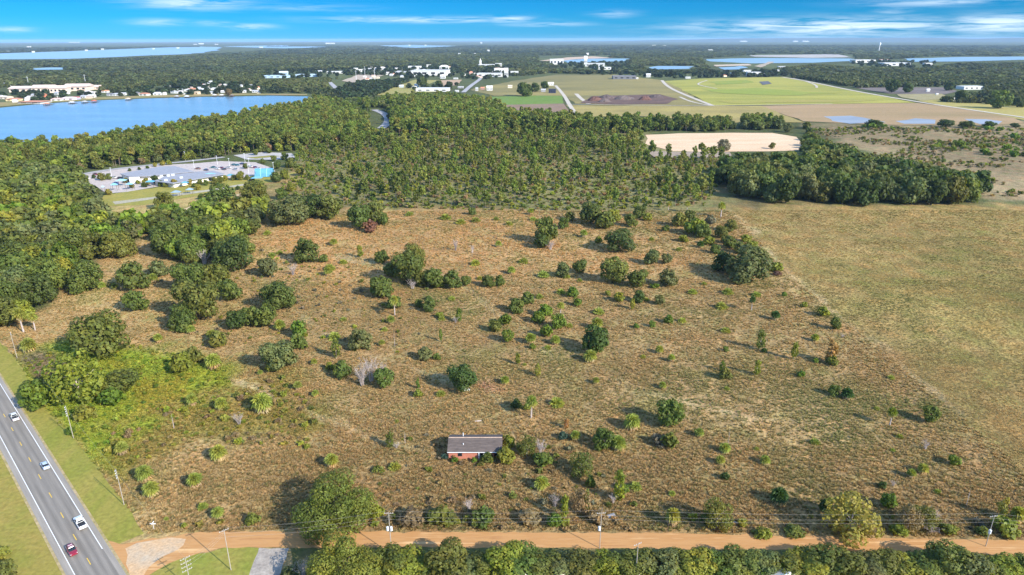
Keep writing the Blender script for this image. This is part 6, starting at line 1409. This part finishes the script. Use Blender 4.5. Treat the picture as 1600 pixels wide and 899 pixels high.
for (x, y, wp, c, lab) in ((819, 151, 26, 'green', 'big round dark tree beside the vivid green crop field'), (836, 144, 17, 'dark', 'dark tree behind the big round one'), (851, 140, 15, 'dark', 'dark tree beside the white roofed barn'), (660, 137, 20, 'dark', 'dark round tree between the bluish sheds'), (686, 137, 13, 'dark', 'small round tree on the tan field edge'), (1393, 145, 24, 'dark', 'round oak on the dark lot, wider one'), (1418, 145, 17, 'dark', 'round oak on the dark lot, narrower one'), (1482, 142, 16, 'dark', 'round oak at the end of the dark lot'), (358, 150, 13, 'tan', 'golden brown shade tree on the far lake shore'),
                            (1590, 168, 18, 'dark', 'dark oak beside the long track at the picture edge'), (1560, 170, 34, 'green', 'broad oak at the end of the long track'), (1500, 160, 22, 'dark', 'dark oak behind the pale caravans'), (1585, 199, 16, 'dark', 'dark oak beyond the last shallow pool'), (1365, 199, 28, 'dark', 'wide bush in front of the widest pool'), (1477, 199, 28, 'dark', 'wide bush in front of the middle pool'), (1510, 200, 26, 'green', 'wide bush in front of the last pool'), (1545, 199, 22, 'dark', 'low bush on the bank of the last pool'), (1230, 207, 17, 'grey', 'grey tree above the sand pit corner'), (1281, 205, 7, 'pine', 'small upright tree above the scrub'), (1130, 236, 22, 'pale', 'tree standing in front of the sand pit'), (1206, 233, 12, 'olive', 'tree at the lower edge of the sand pit')):
    plant('oakmid', tuple(G(x, y)), wp / ppm(x, y), .5 if y in (199, 200) else 1.0, jitter(COL[c], RNG), lab, None)
for k, (x, y, wp, c) in enumerate(((170, 305, 10, 'yellow'), (206, 294, 8, 'olive'), (216, 288, 7, 'lime'), (229, 289, 11, 'yellow'), (226, 293, 8, 'dark'), (244, 288, 14, 'dark'), (252, 291, 9, 'green'), (258, 293, 8, 'olive'), (273, 292, 12, 'yellow'), (281, 291, 8, 'green'), (297, 289, 9, 'yellow'), (303, 293, 7, 'green'), (313, 288, 8, 'olive'), (322, 290, 9, 'green'), (336, 288, 11, 'olive'), (345, 286, 10, 'green'), (352, 283, 9, 'lime'), (366, 282, 9, 'olive'), (376, 282, 14, 'yellow'), (386, 281, 8, 'olive'), (394, 283, 8, 'green'), (384, 264, 9, 'green'), (300, 274, 6, 'dark'), (310, 297, 9, 'yellow'), (314, 312, 9, 'green'), (372, 297, 7, 'dark'), (384, 297, 6, 'dark'), (355, 300, 7, 'olive'), (197, 286, 8, 'olive'), (159, 282, 12, 'olive'), (170, 281, 10, 'green'), (147, 279, 6, 'dark'), (203, 268, 5, 'dark'), (218, 266, 5, 'dark'), (231, 264, 5, 'dark'), (243, 261, 7, 'yellow'), (255, 259, 8, 'yellow'), (265, 258, 8, 'lime'), (410, 256, 8, 'green'), (428, 252, 9, 'olive'), (434, 264, 12, 'green'), (431, 285, 16, 'green'), (405, 300, 18, 'olive'), (445, 280, 14, 'lime'), (445, 250, 12, 'green'), (400, 243, 10, 'olive'), (420, 240, 9, 'green'), (455, 262, 16, 'green'), (470, 275, 14, 'yellow'), (415, 318, 16, 'olive'), (440, 312, 18, 'green'), (455, 300, 14, 'lime'), (396, 292, 10, 'green'))):
    plant('oakmid' if wp > 8 else 'shrub', tuple(G(x, y)), wp / ppm(x, y) * 1.1, 1.1, jitter(COL[c], RNG), f'small {ADJ[c]} ornamental tree on the school grounds', 'trees planted round the school')
# low rise of far land along part of the horizon
hv = []; hF = []
for i in range(61):
    f = i / 60; d = ray(880 + 900 * f, 62); th = math.atan2(d[0], d[1]); R = 30000; hgt = 120 * min(1, f * 3) * (.8 + .4 * vnoise(f * 14, 3.0))
    for rr_, zz in ((R, .5), (R + 2500, float(hgt)), (R + 9000, .5)): hv.append((math.sin(th) * rr_, math.cos(th) * rr_, zz))
for i in range(60): hF += [(3 * i, 3 * i + 3, 3 * i + 4, 3 * i + 1), (3 * i + 1, 3 * i + 4, 3 * i + 5, 3 * i + 2)]
setp(link('hills', mesh_np('hills', hv, [hF], [mat_plain('far_land', (.07, .085, .05), .95, .05, .2, .002)], smooth=True)), 'low pale rise of land along the horizon', 'hills', None, 'structure')

# ------------------------------------------------------------------ dry grass
def grass_points():
    out = []
    for (ya, yb, dens) in ((1000, 700, 2.9), (700, 560, 2.1), (560, 440, 1.2), (440, 330, .55)):
        lo = G(800, ya)[1]; hi = G(800, yb)[1]; half = max(abs(G(-60, yb)[0]), abs(G(1660, yb)[0]))
        k = int((hi - lo) * 2 * half * dens); p = np.stack([frng.uniform(-half, half, k), frng.uniform(lo, hi, k), np.zeros(k)], -1)
        q = project(p)[0]; m_ = (q[:, 0] > -60) & (q[:, 0] < 1660) & (q[:, 1] < 960) & inside(FIELD, q); out.append(p[m_])
    return np.concatenate(out)


P = grass_points(); q = project(P)[0]
NOGRASS = [[(-400, 440), (0, 528), (24, 560), (45, 589), (67, 635), (115, 684), (150, 728), (195, 786), (228, 834), (300, 831), (420, 828), (800, 829), (1000, 830), (1200, 834), (1400, 838), (1720, 843), (1720, 1000), (-400, 1000)], [(697, 690), (788, 690), (788, 718), (697, 718)]]
keep = np.ones(len(P), bool)
for po in NOGRASS: keep &= ~inside(po, q)
gp = vnoise(P[:, 0] / 9, P[:, 1] / 9); mown = inside(MOWN, q)
keep &= frng.random(len(P)) < np.clip(.35 + gp, 0, 1)
zc_ = zone(P); keep &= zc_.max(1) < .46
for po in TRAILS: keep &= ~(inside(po, q) & (frng.random(len(P)) < .45))
P, q, mown, gp, zc_ = P[keep], q[keep], mown[keep], gp[keep], zc_[keep]
k = len(P); kind_ = frng.random(k); patch = vnoise(P[:, 0] / 14 + 40, P[:, 1] / 14)
mod = np.where((kind_ < .28 * patch * 2)[:, None], np.array([1.1, 1.0, .87]), np.where(((kind_ > .8) & (~mown | (kind_ > .93)))[:, None], np.array([.55, .68, .5]), np.array([1.08, 1.08, 1.02])))
pat2 = vnoise(P[:, 0] / 21 + 11, P[:, 1] / 21 + 4)[:, None]; ti = zc_ * mod * (1 + np.clip(pat2 - .55, 0, 1) * np.array([-.75, -.25, -.6])); pat3 = vnoise((P[:, 0] + P[:, 1]) / 34, (P[:, 0] - P[:, 1]) / 12) * .6 + vnoise((P[:, 0] + P[:, 1]) / 90 + 5, (P[:, 0] - P[:, 1]) / 30) * .4
ti = np.where(mown[:, None], ti * (1 + (pat3[:, None] - .5) * np.array([.95, .75, .9])), ti)
ti = np.clip(ti * frng.uniform(.85, 1.35, (k, 1)), 0, .8)
s = frng.uniform(.42, 1.0, k) * np.where(mown, .75, 1.0) * (1 + .9 * np.clip((P[:, 1] - 260) / 300, 0, 1)); hz = s * np.where(mown, .5 + .3 * (vnoise(P[:, 0] / 12, P[:, 1] / 12) - .5), frng.uniform(.55, 1.1, k))
scatter('dry_grass', 'tall dry tan grass covering the whole field', 'grass', P, np.stack([s * 1.25, s * 1.25, hz], -1), ti, TUFTS)
print('grass', k)

# ------------------------------------------------------------------ haze
HZ = 46000.0
hb = MB().box(-HZ, -HZ, -1.0, HZ, HZ, 136.0).mesh('haze')
m = bpy.data.materials.new('haze'); m.use_nodes = True; t = NT(m.node_tree); t.n.clear()
o_ = t.add('ShaderNodeOutputMaterial'); pv = t.add('ShaderNodeVolumePrincipled'); pv.inputs['Color'].default_value = (.50, .73, 1.0, 1); pv.inputs['Density'].default_value = 2.5e-5; pv.inputs['Anisotropy'].default_value = 0.0
t.l.new(pv.outputs[0], o_.inputs['Volume']); hb.materials.append(m)
setp(link('haze', hb), 'thin blue haze over the far woods', 'haze', None, 'stuff')
